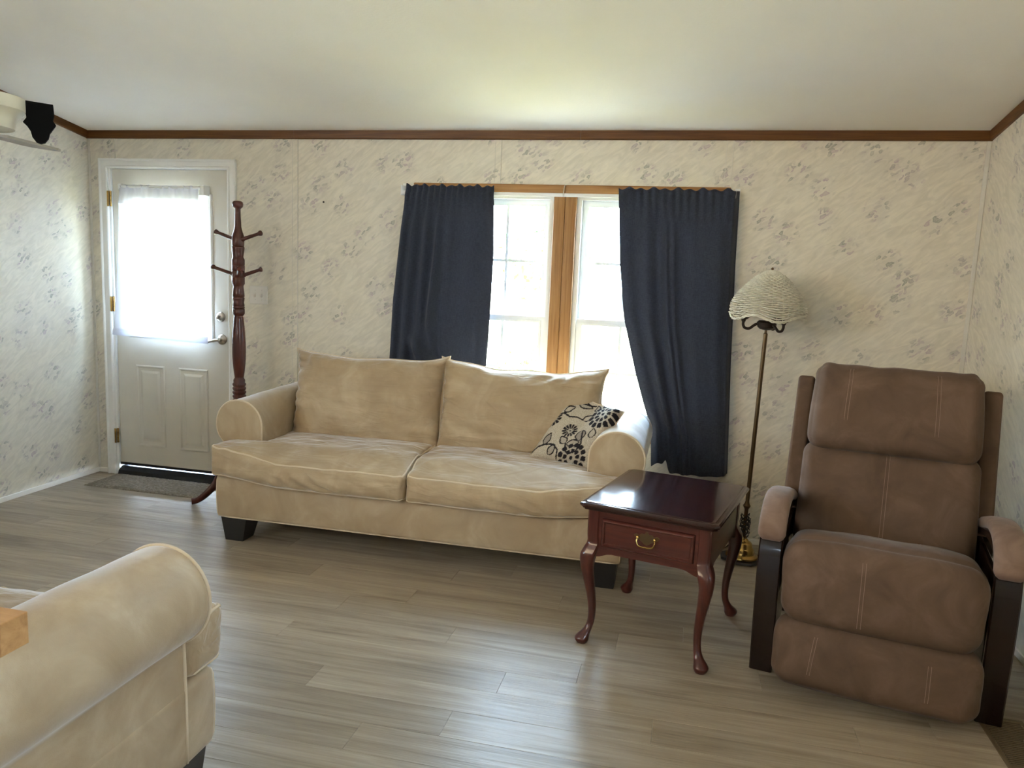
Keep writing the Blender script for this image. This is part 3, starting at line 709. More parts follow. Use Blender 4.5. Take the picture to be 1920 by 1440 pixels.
def build_sofa(name, label, half, ncush, loc, rotz, group, depth=.88, cback=.365):
    t = thing(name, label, 'sofa', loc, rotz, group)
    # base with ears in front of the arms
    RB = Round(half, depth/2-.01, .1165, .022, c=(0, depth/2-.01, .2505), deform=lambda o, p: [o[0], o[1]-.010*(1-p[2]**2)*(p[1] < -.9), o[2]])
    bo = mesh_obj('base', *rbox(half, depth/2-.01, .1165, .022, nr=3, nm=(40,10,6), R=RB), 'sofa', t)
    hy = depth/2-.01
    welt(RB, [(-half, hy*.9, -.1165)]+edge_pts((-half,-hy,-.1165),(half,-hy,-.1165),40)+[(half, hy*.9, -.1165)], .005, bo)
    for sx in (-1, 1):
        welt(RB, edge_pts((sx*half,-hy,-.1165),(sx*half,-hy,.1165),8), .0035, bo)
    for sx in (-1, 1):
        for yy in (.012, depth-.19):
            cx = sx*(half-.095)
            rings = [[(cx+dx*s_-sx*k, yy+.075+dy*s_+.0, z) for dx, dy in ((-1,-1),(1,-1),(1,1),(-1,1))] for z, s_, k in ((0,.050,-.012),(.002,.052,-.012),(.134,.074,0))]
            mesh_obj('leg', *loft(rings), 'black_leg', t, smooth=False)
    # arms
    for sx in (-1, 1):
        cx = half-.060; r = .135; zc = .615; out = []
        out.append((cx-r+.005, .30)); out.append((cx-r+.003, .45)); out.append((cx-r, .55))
        for k in range(31):
            a = PI - (PI+math.radians(65))*k/30
            out.append((cx+r*math.cos(a), zc+r*math.sin(a)))
        out += [(half-.006, .485), (half-.004, .42), (half-.002, .30), (half-.002, .145)]
        out.append((cx-r+.005, .145))
        mid = (cx, .5)
        def ring(y, s, dz=0): return [((mid[0]+(x-mid[0])*s)*sx, y, mid[1]+(z-mid[1])*s+dz*(z > .5)) for x, z in out]
        rings = [ring(.128,.985), ring(.132,.997), ring(.14,1.0)] + [ring(.14+.72*k/16, 1.0+.004*math.sin(k*1.3), .012*math.sin(k/16*PI/2)) for k in range(1,16)] + [ring(depth-.012,1,.012), ring(depth-.004,.97,.012)]
        if sx > 0: rings = [list(reversed(q)) for q in rings]
        ao = mesh_obj('arm', *loft(rings), 'sofa', t, angle=50)
        path = [(x*sx, .128, z) for x, z in out[:-1]]
        mesh_obj('welt', *tube(path, .0055, 6), 'welt', ao, angle=180)
        # front facing of the scroll, slightly padded
        fo = [p for p in out[2:34]]
        c0 = (cx, .60); rg = []
        for s, y in ((.985,.130),(.97,.122),(.8,.117),(.4,.115),(.02,.114)):
            rg.append([((c0[0]+(x-c0[0])*s)*sx, y, c0[1]+(z-c0[1])*s) for x, z in fo])
        if sx > 0: rg = [list(reversed(q)) for q in rg]
        mesh_obj('arm_front', *loft(rg, False, True), 'sofa', ao, angle=60)
    # inner back frame
    mesh_obj('back_frame', *rbox(half-.19, .10, .28, .04, c=(0, depth-.115, .56), nr=3, nm=4), 'sofa', t)
    # T-shaped seat cushions
    inner = half-.195; xs = [-half-.004+i*(2*half+.008)/ncush for i in range(ncush+1)]
    for i in range(ncush):
        xl, xr = xs[i]+(0 if i == 0 else .003), xs[i+1]-(0 if i == ncush-1 else .003)
        w2 = (xr-xl)/2; cx = (xl+xr)/2; hyc, hz = .335, .080; seed = 3.1*i+half
        left, right = i == 0, i == ncush-1
        def deform(o, p, xl=xl, xr=xr, w2=w2, cx=cx, seed=seed, left=left, right=right):
            yy = o[1] + .300
            k = sstep(.105, .150, yy)
            L_ = xl + ((-inner-xl)*k if left else 0); R_ = xr + ((inner-xr)*k if right else 0)
            x = L_ + (o[0]+w2)/(2*w2)*(R_-L_); u = (x-xl)/(xr-xl)
            fromout = (u if left else 1-u) if (left != right) else abs(2*u-1)
            front = sstep(.12, -.03, yy)
            z = o[2] + .452
            sag = .058*sstep(.02, .42, (u if left else 1-u)) if left != right else .05*(1-abs(2*u-1)**2)
            top = (p[2]+1)/2
            z -= front*sag*(.95*top+.55*(1-top))
            yy -= front*(.040*math.sin(PI*min(1,max(0,u)))**.7)*(1-.6*p[2]**2) + .012*front
            puff = (1-abs(p[0])**3)*(1-abs(p[1])**3)
            z += (.026*puff if p[2] > 0 else 0) - (.012*puff if p[2] > 0 else 0)*math.exp(-((u-.5)/.3)**2)
            # wrinkles
            a = .0065*nz(x*1.0, yy*2.4, z, 6.5, seed) + .004*nz(x, yy*2, z*2, 15, seed)
            edge = math.exp(-((1-abs(p[0]))/.16)**2)
            a += .006*edge*math.sin(38*yy+26*(x-cx)*p[0]+4*nz(x,yy,z,5,seed))*(front*.5+.5)
            if p[2] > .2: z += a
            else: yy += a*1.2
            fold = .007*front*math.sin(30*(u*1.4+z*2.4)+5*nz(x,0,z,6,seed))*math.exp(-((u-(.50 if left else .62))/.22)**2)
            yy -= fold*(1-abs(p[2])**3)
            return [x, yy, z]
        R = Round(w2, hyc, hz, .030, c=(0,0,0), deform=deform)
        co = mesh_obj('seat_cushion', *rbox(w2, hyc, hz, .030, nr=3, nm=(60,36,8), R=R), 'sofa_cushion', t, angle=80)
        loop = edge_pts((-w2,hyc*.8,hz),(-w2,-hyc,hz),24)[:-1]+edge_pts((-w2,-hyc,hz),(w2,-hyc,hz),60)+edge_pts((w2,-hyc,hz),(w2,hyc*.8,hz),24)[1:]
        welt(R, loop, .0055, co); welt(R, [(a,b,-c) for a,b,c in loop], .0050, co)
    # loose back cushions, knife edge
    bw = 2*inner/ncush
    for i in range(ncush):
        cx = -inner + bw*(i+.5); seed = 9.3*i+1
        def wr(a, b, s, seed=seed, i=i):
            e = .013*nz(a*1.2, b*2.6, s, 2.2, seed) + .007*nz(a*1.6, b*6, s, 2.2, seed)
            e += .010*math.exp(-((1-b)/.34)**2)*math.sin(22*a+7*nz(a,b,0,2,seed)) + .007*math.exp(-((1-abs(a))/.18)**2)*math.sin(30*b+4*nz(a,b,0,3,seed))
            if i % 2: e += .007*math.exp(-((b-.40+.25*a*a)/.30)**2)*math.sin(13*b+3*a)
            return e
        V, F, rim = pillow_mesh(bw+.010, .520, .235, wr=wr, bow=.022, ear=.022, p=4, q=.5)
        ang = -.20
        M = Matrix.Translation((cx, depth-cback, .728)) @ Matrix.Rotation(ang, 4, 'X') @ Matrix.Rotation((.012 if i else -.006), 4, 'Y')
        dz = lambda x, z: sstep(-.05, .25, z)*(-.022*(1-(2*x/bw)**2) + .006*math.sin(19*x+1) if i else -.012*math.sin(PI*max(0,min(1,(x/bw+.5)))) + .004*math.sin(15*x))
        V = [tuple(M @ Vector((x, y, z+dz(x,z)))) for x, y, z in V]; rim = [tuple(M @ Vector((x, y, z+dz(x,z)))) for x, y, z in rim]
        b = mesh_obj('back_cushion', V, F, 'sofa_cushion', t, angle=180)
        mesh_obj('welt', *tube(rim, .0055, 6, True), 'welt', b, angle=180)
    return t
build_sofa('sofa', 'long beige microfibre sofa under the window with black block feet', 1.075, 2, (2.627, -.950, 0), 0, 'beige rolled arm sofas', depth=.76, cback=.245)
build_sofa('loveseat', 'beige loveseat in the near left foreground, mostly its rolled arm showing', .775, 2, (1.935, -2.688, 0), PI, 'beige rolled arm sofas', depth=.84, cback=.265)

# patterned throw pillow
def pillow_pattern():
    m, t, b = nt('floral_chenille')
    tc = N(t, 'ShaderNodeTexCoord'); uvn = tc.outputs['UV']
    b.inputs['Roughness'].default_value = .85; b.inputs['Specular IOR Level'].default_value = .2
    n = N(t, 'ShaderNodeTexNoise'); n.inputs['Scale'].default_value = 240; L(t, tc.outputs['Object'], n.inputs['Vector'])
    base = ramp(t, n.outputs[0], [(.3, srgb(158,146,128)), (.7, srgb(196,186,168))])
    at = N(t, 'ShaderNodeAttribute'); at.attribute_name = 'ink'
    sp = N(t, 'ShaderNodeSeparateColor'); L(t, at.outputs['Color'], sp.inputs[0])
    g1 = N(t, 'ShaderNodeMix', data_type='RGBA'); L(t, sp.outputs[1], g1.inputs[0]); L(t, base.outputs[0], g1.inputs[6]); g1.inputs[7].default_value = srgb(122,116,110)
    g2 = N(t, 'ShaderNodeMix', data_type='RGBA'); L(t, sp.outputs[0], g2.inputs[0]); L(t, g1.outputs[2], g2.inputs[6]); g2.inputs[7].default_value = srgb(28,26,32)
    L(t, g2.outputs[2], b.inputs['Base Color'])
    bump(t, b, n.outputs[0], .4, .002)
    return m
MAT['floral'] = pillow_pattern()
def ink(u, v):
    """woven design: dark petalled blooms, outlined leaves, winding stems. returns (dark, grey)"""
    dark = grey = 0.0
    def flower(cx, cy, R, k, rings, rot=0):
        nonlocal dark, grey
        dx, dy = u-cx, v-cy; r = math.hypot(dx, dy)/R; th = math.atan2(dy, dx)+rot
        if r > 1.12: return
        for (ra, rb, kk, ph) in rings:
            if ra < r < rb:
                s = abs(math.sin(kk*th/2+ph)); mid = (r-ra)/(rb-ra)
                if s > .30+.55*abs(mid-.45)**1.2*1.2: dark = 1
        if r < .9 and dark == 0: grey = max(grey, .25)
        if r < .12: dark = 1
    def leaf(cx, cy, a, ln, wd, fill=.0):
        nonlocal dark, grey
        dx, dy = u-cx, v-cy; x = dx*math.cos(a)+dy*math.sin(a); y = -dx*math.sin(a)+dy*math.cos(a)
        if -.02 < x < ln+.02:
            s = max(0, min(1, x/ln)); w = wd*math.sin(PI*s**.8)
            d = abs(abs(y)-w)
            if d < .0115 and 0 <= x <= ln: dark = 1
            elif abs(y) < w and fill: grey = max(grey, fill)
    def stem(pts):
        nonlocal dark
        for i in range(len(pts)-1):
            (ax,ay),(bx,by) = pts[i], pts[i+1]; dx, dy = bx-ax, by-ay; l2 = dx*dx+dy*dy
            t_ = max(0, min(1, ((u-ax)*dx+(v-ay)*dy)/l2))
            if math.hypot(u-ax-t_*dx, v-ay-t_*dy) < .012: dark = 1
    flower(.78, .80, .23, 9, [(.30,.62,9,.4),(.70,1.05,13,0)])
    flower(.42, .44, .10, 9, [(.35,1.05,13,0)]); 
    flower(.70, .06, .21, 9, [(.32,.62,9,0),(.72,1.05,13,.5)])
    flower(.05, .52, .12, 8, [(.35,1.0,11,.2)])
    leaf(.46,.66,.75,.17,.05,.0); leaf(.60,.50,-1.2,.20,.075,.7); leaf(.52,.24,.35,.19,.060,.35); leaf(.50,.24,2.6,.15,.05,.4)
    leaf(.18,.16,1.5,.16,.055,.7); leaf(.22,.86,.2,.22,.055,.3); leaf(.12,.66,.9,.16,.05,.0); leaf(.84,.40,1.9,.16,.06,.2); leaf(.32,.04,1.3,.15,.05,.5); leaf(.58,.86,2.2,.14,.05,.5)
    stem([(.50,.24),(.55,.14),(.63,.10),(.72,.16),(.74,.28),(.68,.38),(.62,.48)])
    stem([(.05,.74),(.14,.78),(.24,.88),(.36,.92),(.46,.96)]); stem([(.0,.04),(.10,.12),(.20,.16),(.34,.18),(.44,.12),(.46,.02)])
    stem([(.02,.60),(.14,.64),(.26,.62),(.36,.66),(.46,.66)])
    return dark, grey
tp = thing('throw_pillow', 'cream throw pillow with black flower and leaf pattern against right sofa arm', 'pillow', (3.40,-.60,.66))
cor = [np.array(c)-np.array((3.40,-.60,.66)) for c in ((3.165,-.625,.536),(3.495,-.705,.525),(3.650,-.625,.818),(3.385,-.405,.850))]  # bl, br, tr, tl
NP = 110
nrm = np.cross(cor[1]-cor[0], cor[3]-cor[0]); nrm /= np.linalg.norm(nrm)
def tpos(a, b, sgn):
    P = cor[0]*(1-a)*(1-b)+cor[1]*a*(1-b)+cor[2]*a*b+cor[3]*(1-a)*b
    s, q = 2*a-1, 2*b-1; ctr = (cor[0]+cor[1]+cor[2]+cor[3])/4
    P = P + (ctr-P)*(.05*(1-q*q)*abs(s)**2 + .05*(1-s*s)*abs(q)**2)
    d = .078*max(0, (1-abs(s)**3)*(1-abs(q)**3))**.55
    if sgn > 0:   # karate-chop crease running down from the top edge, plus soft dents
        cx = .45+.16*(1-b); d += (.20*(math.sqrt((a-cx)**2+.0016)) - .062)*sstep(-.1,.8,b)*min(1, max(0, d)/.05)
        d += .006*nz(a,b,0,6,2)*min(1, d/.02)
    return P + nrm*sgn*d
V = []; F = []; inkv = []
for sgn in (1, -1):
    k0 = len(V)
    for i in range(NP+1):
        for j in range(NP+1):
            V.append(tuple(tpos(i/NP, j/NP, sgn))); inkv.append(ink(i/NP, j/NP))
    for i in range(NP):
        for j in range(NP):
            q4 = [k0+i*(NP+1)+j, k0+(i+1)*(NP+1)+j, k0+(i+1)*(NP+1)+j+1, k0+i*(NP+1)+j+1]
            F.append(q4 if sgn > 0 else q4[::-1])
co = mesh_obj('cover', V, F, 'floral', tp, angle=180)
ca = co.data.color_attributes.new('ink', 'FLOAT_COLOR', 'POINT')
ca.data.foreach_set('color', [c for d, g in inkv for c in (d, g, 0, 1)])
rim = [tuple(tpos(i/40, 0, 1)) for i in range(40)]+[tuple(tpos(1, i/40, 1)) for i in range(40)]+[tuple(tpos(1-i/40, 1, 1)) for i in range(40)]+[tuple(tpos(0, 1-i/40, 1)) for i in range(40)]
mesh_obj('seam', *tube(rim, .003, 6, True), 'welt', tp, angle=180)

# ================================================================== END TABLE
tb = thing('end_table', 'dark mahogany end table with one drawer and cabriole legs beside the sofa', 'table', (3.905, -1.262, 0), math.radians(-13.2))
TX, TY, TZ = .278, .330, .598
def top_ring(o, z, hx=TX, hy=TY, c=.018):
    x, y = hx-o, hy-o; c = max(.004, c-o*.3)
    return [(-x+c,-y,z),(x-c,-y,z),(x,-y+c,z),(x,y-c,z),(x-c,y,z),(-x+c,y,z),(-x,y-c,z),(-x,-y+c,z)]
mesh_obj('table_top', *loft([top_ring(.020,.566),top_ring(.012,.568),top_ring(.010,.574),top_ring(.003,.578),top_ring(0,.584),top_ring(.001,.589),top_ring(.006,.593),top_ring(.016,.5955),top_ring(.020,.5965),top_ring(.022,.5985),top_ring(.026,.599)]), 'mah_top', tb, angle=25)
AX, AY = .243, .295
def apron_front():
    # frame with drawer opening and a gently arched lower rail
    out = []; n = 24
    z0 = lambda x: .392 - .022*sstep(.14, .215, abs(x))
    return z0
z0 = apron_front()
DX, DZ0, DZ1 = .178, .428, .528
cols = [-.215,-.19,-DX-.008]+[-.16+.02*k for k in range(17)]+[DX+.008,.19,.215]
V, F = [], []
rows_ = lambda x: [z0(x), DZ0-.008, DZ1+.008, .566]
for x in cols:
    for z in rows_(x): V += [(x,-AY,z),(x,-AY+.022,z)]
for i in range(len(cols)-1):
    for j in range(3):
        if j == 1 and -DX-.009 < cols[i] and cols[i+1] < DX+.009: continue
        a = (i*4+j)*2; b = ((i+1)*4+j)*2
        F += [(a, b, b+2, a+2), (a+1, a+3, b+3, b+1)]
    a = (i*4)*2; b = ((i+1)*4)*2; F += [(a, a+1, b+1, b)]
mesh_obj('apron', V, F, 'mah_x', tb, smooth=False)
def apron_side(sx):
    rings = []
    for k in range(21):
        y = -.265+.53*k/20; z = .405-.030*sstep(.17,.255,abs(y)); x = sx*AX
        rings.append([(x,y,z),(x-sx*.022,y,z),(x-sx*.022,y,.566),(x,y,.566)] if sx > 0 else [(x,y,z),(x,y,.566),(x-sx*.022,y,.566),(x-sx*.022,y,z)])
    return loft(rings)
mesh_obj('apron', *apron_side(1), 'mah_y', tb, smooth=False); mesh_obj('apron', *apron_side(-1), 'mah_y', tb, smooth=False)
rings = []
for k in range(21):
    x = -.215+.43*k/20; z = .405-.030*sstep(.13,.21,abs(x)); rings.append([(x,AY,z),(x,AY,.566),(x,AY-.022,.566),(x,AY-.022,z)])
mesh_obj('apron', *loft(rings), 'mah_x', tb, smooth=False)
dr = mesh_obj('drawer', *loft([[(-DX+o, -AY-h, DZ0+o),(DX-o,-AY-h,DZ0+o),(DX-o,-AY-h,DZ1-o),(-DX+o,-AY-h,DZ1-o)] for o, h in ((-.006,-.02),(-.006,.003),(-.002,.009),(.004,.010),(.007,.006),(.009,.004),(.012,.004))]), 'mah_x', tb, smooth=False)
# batwing plate and bail pull
pl = [(-.052,.010),(-.040,.016),(-.030,.010),(-.020,.020),(-.010,.016),(-.004,.028),(.004,.028),(.010,.016),(.020,.020),(.030,.010),(.040,.016),(.052,.010),(.044,-.002),(.034,-.006),(.022,-.012),(.010,-.022),(0,-.026),(-.010,-.022),(-.022,-.012),(-.034,-.006),(-.044,-.002)]
pz = .486
hd = mesh_obj('drawer_pull', *loft([[(x, -AY-h, z+pz) for x, z in pl] for h in (.004,.0062)]), 'antique', dr, smooth=False)
mesh_obj('bail', *tube(smooth_path([(-.034,-AY-.014,pz+.003),(-.036,-AY-.020,pz-.010),(-.028,-AY-.022,pz-.026),(-.010,-AY-.023,pz-.030),(0,-AY-.023,pz-.029),(.010,-AY-.023,pz-.030),(.028,-AY-.022,pz-.026),(.036,-AY-.020,pz-.010),(.034,-AY-.014,pz+.003)], 5), .0032, 8), 'brass', hd)
for sx in (-1,1):
    mesh_obj('post', *xf(lathe([(.0001,0),(.006,0),(.004,.006),(.0055,.012),(.0001,.014)],12), Matrix.Translation((sx*.034,-AY-.006,pz+.003)) @ Matrix.Rotation(PI/2,4,'X')), 'brass', hd)
def cabriole():
    # square upper post flowing into an S-curved leg with pad foot; diagonal direction is +(-1,-1)
    pts = [(.566,0,.026,0.0),(.47,0,.026,0),(.43,-.002,.027,.1),(.405,.006,.030,.35),(.375,.016,.031,.7),(.33,.019,.0275,1),(.28,.013,.0235,1),(.22,.004,.0195,1),(.16,-.003,.0165,1),(.11,-.004,.0148,1),(.075,.000,.0150,1),(.050,.009,.0185,1),(.034,.018,.0245,1),(.022,.023,.0285,1),(.012,.023,.0275,1),(.0,.022,.021,1)]
    rings = []; n = 20
    P = smooth_path([(o, z, 0) for z, o, r, k in pts], 4); Rr = smooth_path([(r, k, 0) for z, o, r, k in pts], 4)
    for p, rk in zip(P, Rr):
        o, z = p[0], max(0, p[1]); r, k = rk[0], max(0, min(1, rk[1])); ring = []
        for i in range(n):
            a = 2*PI*i/n; c, s = math.cos(a), math.sin(a); e = 8+(2.2-8)*k
            m = (abs(c)**e+abs(s)**e)**(-1/e)
            ring.append((-o+r*c*m, -o+r*s*m, z))
        rings.append(ring)
    return loft(list(reversed(rings)))
leg_v, leg_f = cabriole()
for sx, sy in ((-1,-1),(1,-1),(1,1),(-1,1)):
    v = [((x if sx < 0 else -x)+sx*(AX-.022), (yy if sy < 0 else -yy)+sy*(AY-.022), z) for x, yy, z in leg_v]
    f = leg_f if sx*sy > 0 else [tuple(reversed(q)) for q in leg_f]
    mesh_obj('leg', v, f, 'mah_z', tb, angle=40)

# ================================================================== RECLINER
rc = thing('recliner', 'brown suede recliner with dark bentwood arms in the right corner', 'recliner', (4.67, -1.62, .004), math.radians(-11.6))
ANG = math.radians(14)
def tilt(p, y0=.40, z0=.40):
    y, z = p[1], p[2]
    return [p[0], y0 + y*math.cos(ANG) + z*math.sin(ANG), z0 - y*math.sin(ANG) + z*math.cos(ANG)]
def stitch_pair(R, a, b, gap, axis, parent, n=20):
    for s in (-1, 1):
        q = [0,0,0]; q[axis] = s*gap
        mesh_obj('stitching', *tube([R(tuple(v+d for v, d in zip(p, q))) for p in edge_pts(a, b, n)], .0011, 5), 'stitch', parent, angle=180)
# seat
def dseat(o, p):
    x, y, z = o
    pf = 1-abs(p[0])**4
    z += .026*pf*(p[2] > 0)*(1-p[1]**2*.4) - (.085*sstep(-.5,.9,p[1]) if p[2] > 0 else 0)
    y -= .022*(1-abs(p[0])**3)*(p[1] < 0)*(1-p[2]**2*.5)
    x *= 1-.04*(1-p[2])/2*(p[1] < 0)
    a = .004*nz(x,y,z,8,4)+.003*math.exp(-((1-abs(p[0]))/.12)**2)*math.sin(60*z+30*y)
    y -= a*(p[1] < -.5); z += a*(p[2] > .5)
    if p[2] > .5: z -= .010*math.exp(-((p[1]+.62)/.05)**2)
    return [x, y, z]
RS = Round(.337, .285, .150, .075, c=(0, .188, .398), deform=dseat)
se = mesh_obj('seat', *rbox(.337,.285,.150,.075, nr=6, nm=(24,30,10), R=RS), 'brown', rc, angle=80)
stitch_pair(RS, (-.06,-.285,.13), (-.06,-.285,-.10), .006, 0, se); stitch_pair(RS, (.12,-.05,.15), (.12,.16,.15), .006, 0, se)
mesh_obj('seam', *tube([RS(p) for p in edge_pts((-.325,-.285*.64,.150),(.325,-.285*.64,.150),30)], .003, 6), 'seam', se, angle=180)
# footrest
def dfoot(o, p):
    x, y, z = o
    y -= .022*(1-p[2]**2)*(1-abs(p[0])**4)*(p[1] < 0)
    z += -.010*(1-abs(p[0])**2)*(p[2] < 0)
    pl_ = .006*math.exp(-((x+.24)/.07)**2)*math.sin(90*x)*sstep(.1,1,p[2]); y -= pl_
    y -= .004*nz(x,y,z,9,7) + .003*math.exp(-((1-abs(p[0]))/.1)**2)*math.sin(70*z)
    return [x, y, z]
RF = Round(.338, .085, .122, .065, c=(0, -.048, .152), deform=dfoot)
fo = mesh_obj('footrest', *rbox(.338,.085,.122,.065, nr=6, nm=(36,4,12), R=RF), 'brown', rc, angle=80)
stitch_pair(RF, (-.19,-.085,.10),(-.205,-.085,-.04), .005, 0, fo); stitch_pair(RF, (.17,-.085,.08),(.17,-.085,-.04), .005, 0, fo)
# lower back cushion
def dback(o, p):
    x, y, z = o
    y -= .030*(1-abs(p[0])**4)*(1-p[2]**4)*(p[1] < 0)
    x *= 1+.02*(1-p[2])/2
    y -= .005*nz(x,z,0,6,1)+.006*math.exp(-((1-abs(p[0]))/.16)**2)*math.sin(20*z+6*x) + .006*math.exp(-((p[2]+.82)/.12)**2)*math.sin(14*x+2)
    return tilt([x, y, z+.22])
RK = Round(.325, .085, .225, .055, deform=dback)
lb = mesh_obj('lower_back', *rbox(.325,.085,.225,.055, nr=5, nm=(26,4,22), R=RK), 'brown', rc, angle=80)
stitch_pair(RK, (-.005,-.085,.20),(-.005,-.085,-.20), .006, 0, lb)
# head section
def dhead(o, p):
    x, y, z = o
    y -= .040*(1-abs(p[0])**4)*(1-(.5*p[2]+.25)**2)*(p[1] < 0) - .030*sstep(.3,1,p[2])
    x *= 1-.035*sstep(-.4,1,p[2]) + .012*math.exp(-((p[2]-.78)/.10)**2)
    a = .004*nz(x,z,y,7,2)
    cor_ = math.exp(-((1-abs(p[0]))/.22)**2)*sstep(.3,.9,p[2]); y -= a + .007*cor_*math.sin(44*z+9*x); z += .010*cor_*math.sin(9*abs(p[0])) + .007*nz(x*3,0,0,4,5)*(p[2] > .8)
    if p[2] < -.7: z += .012*(1-abs(p[0])**6)*0
    return tilt([x, y-.010, z+.593])
RH_ = Round(.318, .105, .180, .060, deform=dhead)
hr = mesh_obj('headrest', *rbox(.318,.105,.180,.060, nr=6, nm=(28,5,20), R=RH_), 'brown', rc, angle=80)
stitch_pair(RH_, (-.175,-.105,.16),(-.175,-.105,-.06), .006, 0, hr); stitch_pair(RH_, (.150,-.105,.16),(.150,-.105,-.09), .006, 0, hr)
# outside back and wings
mesh_obj('back_shell', *rbox(.345,.035,.330,.03, nr=3, nm=4, deform=lambda o, p: tilt([o[0], o[1]+.135, o[2]+.35])), 'brown', rc)
for sx in (-1,1):
    mesh_obj('wing', *rbox(.034,.095,.285,.016, nr=3, nm=(2,4,10), deform=lambda o, p, sx=sx: tilt([o[0]+sx*(.352-.006*p[2]), o[1]+.110-.02*p[2], o[2]+.435])), 'brown', rc)
# side panels and bentwood arms
path = smooth_path([(0,.030,0),(0,.012,.15),(0,-.006,.33),(0,-.008,.45),(0,.010,.53),(0,.060,.585),(0,.140,.610),(0,.280,.603),(0,.440,.570),(0,.560,.520),(0,.635,.42),(0,.655,.25),(0,.660,0)], 6)
for sx in (-1,1):
    cx = sx*.381; hw = .042; th = .015
    fr = frames(path, False); rings = []
    for i, p in enumerate(path):
        q0 = path[max(0,i-1)]; q1 = path[min(len(path)-1,i+1)]; d = (q1-q0).normalized(); nn = Vector((0, -d[2], d[1]))
        b_ = .005
        prof = [(-hw,-th+b_),(-hw+b_,-th),(hw-b_,-th),(hw,-th+b_),(hw,th-b_),(hw-b_,th),(-hw+b_,th),(-hw,th-b_)]
        rings.append([(cx+a, p[1]+nn[1]*b2, max(0,p[2]+nn[2]*b2)) for a, b2 in prof])
    ar = mesh_obj('bentwood_arm', *loft(rings), 'espresso', rc, angle=30)
    mesh_obj('side_panel', *rbox(.010,.29,.20,.006, c=(sx*.352,.335,.330), nr=2, nm=1), 'espresso', rc)
    # padded armrest wrapping the front curve
    pp = smooth_path([(0,-.020,.535),(0,-.006,.585),(0,.050,.632),(0,.140,.655),(0,.280,.645),(0,.430,.605),(0,.480,.585)], 6); rg = []
    m_ = len(pp)-1
    for i, p in enumerate(pp):
        q0 = pp[max(0,i-1)]; q1 = pp[min(m_,i+1)]; d = (q1-q0).normalized(); nn = Vector((0, -d[2], d[1]))
        e = min(1, i/3, (m_-i)/3); e = max(.0, e)**.5
        w_, h_ = .050*(.62+.38*e), .026*(.25+.75*e); ring = []
        for k in range(16):
            a = 2*PI*k/16; c, s = math.cos(a), math.sin(a)
            mm = (abs(c)**3+abs(s)**3)**(-1/3); ring.append((cx+w_*c*mm, p[1]+nn[1]*h_*s*mm, p[2]+nn[2]*h_*s*mm))
        rg.append(ring)
    mesh_obj('arm_pad', *loft(rg), 'brown_pad', rc, angle=80)

# ================================================================== FLOOR LAMP
lp_ = thing('floor_lamp', 'brass floor lamp with domed white wicker shade beside the navy curtain', 'lamp', (4.300, -.275, .002))
lp_.rotation_euler = (0, .020, 0)
mesh_obj('base_plate', *loft([[(r*math.cos(PI/4*k+PI/8), r*math.sin(PI/4*k+PI/8), z) for k in range(8)] for r, z in ((.115,.001),(.118,.004),(.112,.013))]), 'blackplastic', lp_, smooth=False)
mesh_obj('base', *lathe([(.0001,.013),(.082,.013),(.086,.018),(.084,.026),(.072,.032),(.066,.036),(.062,.060),(.056,.068),(.052,.072),(.048,.092),(.040,.100),(.030,.104),(.026,.112),(.018,.118),(.014,.13),(.0001,.131)], 32), 'brass', lp_)
mesh_obj('pole', *lathe([(.0001,.125),(.011,.125),(.009,.15),(.010,.27),(.0105,.28),(.013,.285),(.019,.296),(.020,.300),(.016,.306),(.012,.316),(.010,.326),(.0108,.34),(.0108,1.225),(.006,1.230),(.006,1.245),(.0001,1.246)], 20), 'antique', lp_)
mesh_obj('hub', *lathe([(.0001,1.243),(.012,1.244),(.032,1.248),(.044,1.258),(.050,1.282),(.040,1.292),(.0001,1.290)], 28), 'bronze', lp_)
for k, a in enumerate((PI*.98, PI*1.72, PI*.35, PI*.5+.9)):
    if k == 3: continue
    d = Vector((math.cos(a), math.sin(a), 0))
    ap = [d*r + Vector((0,0,z)) for r, z in ((.030,1.268),(.048,1.272),(.064,1.262),(.084,1.246),(.106,1.248),(.116,1.264),(.116,1.282))]
    ao = mesh_obj('arm', *tube(smooth_path(ap, 5), .0072, 8), 'bronze', lp_, angle=180)
    mesh_obj('cup', *xf(lathe([(.0001,0),(.010,0),(.012,.010),(.022,.016),(.031,.026),(.0001,.027)], 18), Matrix.Translation(d*.116+Vector((0,0,1.280)))), 'bronze', ao)
mesh_obj('stem', *lathe([(.0001,1.28),(.004,1.28),(.004,1.535),(.0001,1.536)], 10), 'cream', lp_)
mesh_obj('finial', *lathe([(.0001,1.520),(.006,1.520),(.005,1.545),(.004,1.552),(.0065,1.557),(.0065,1.561),(.003,1.566),(.0001,1.567)], 12), 'antique', lp_)
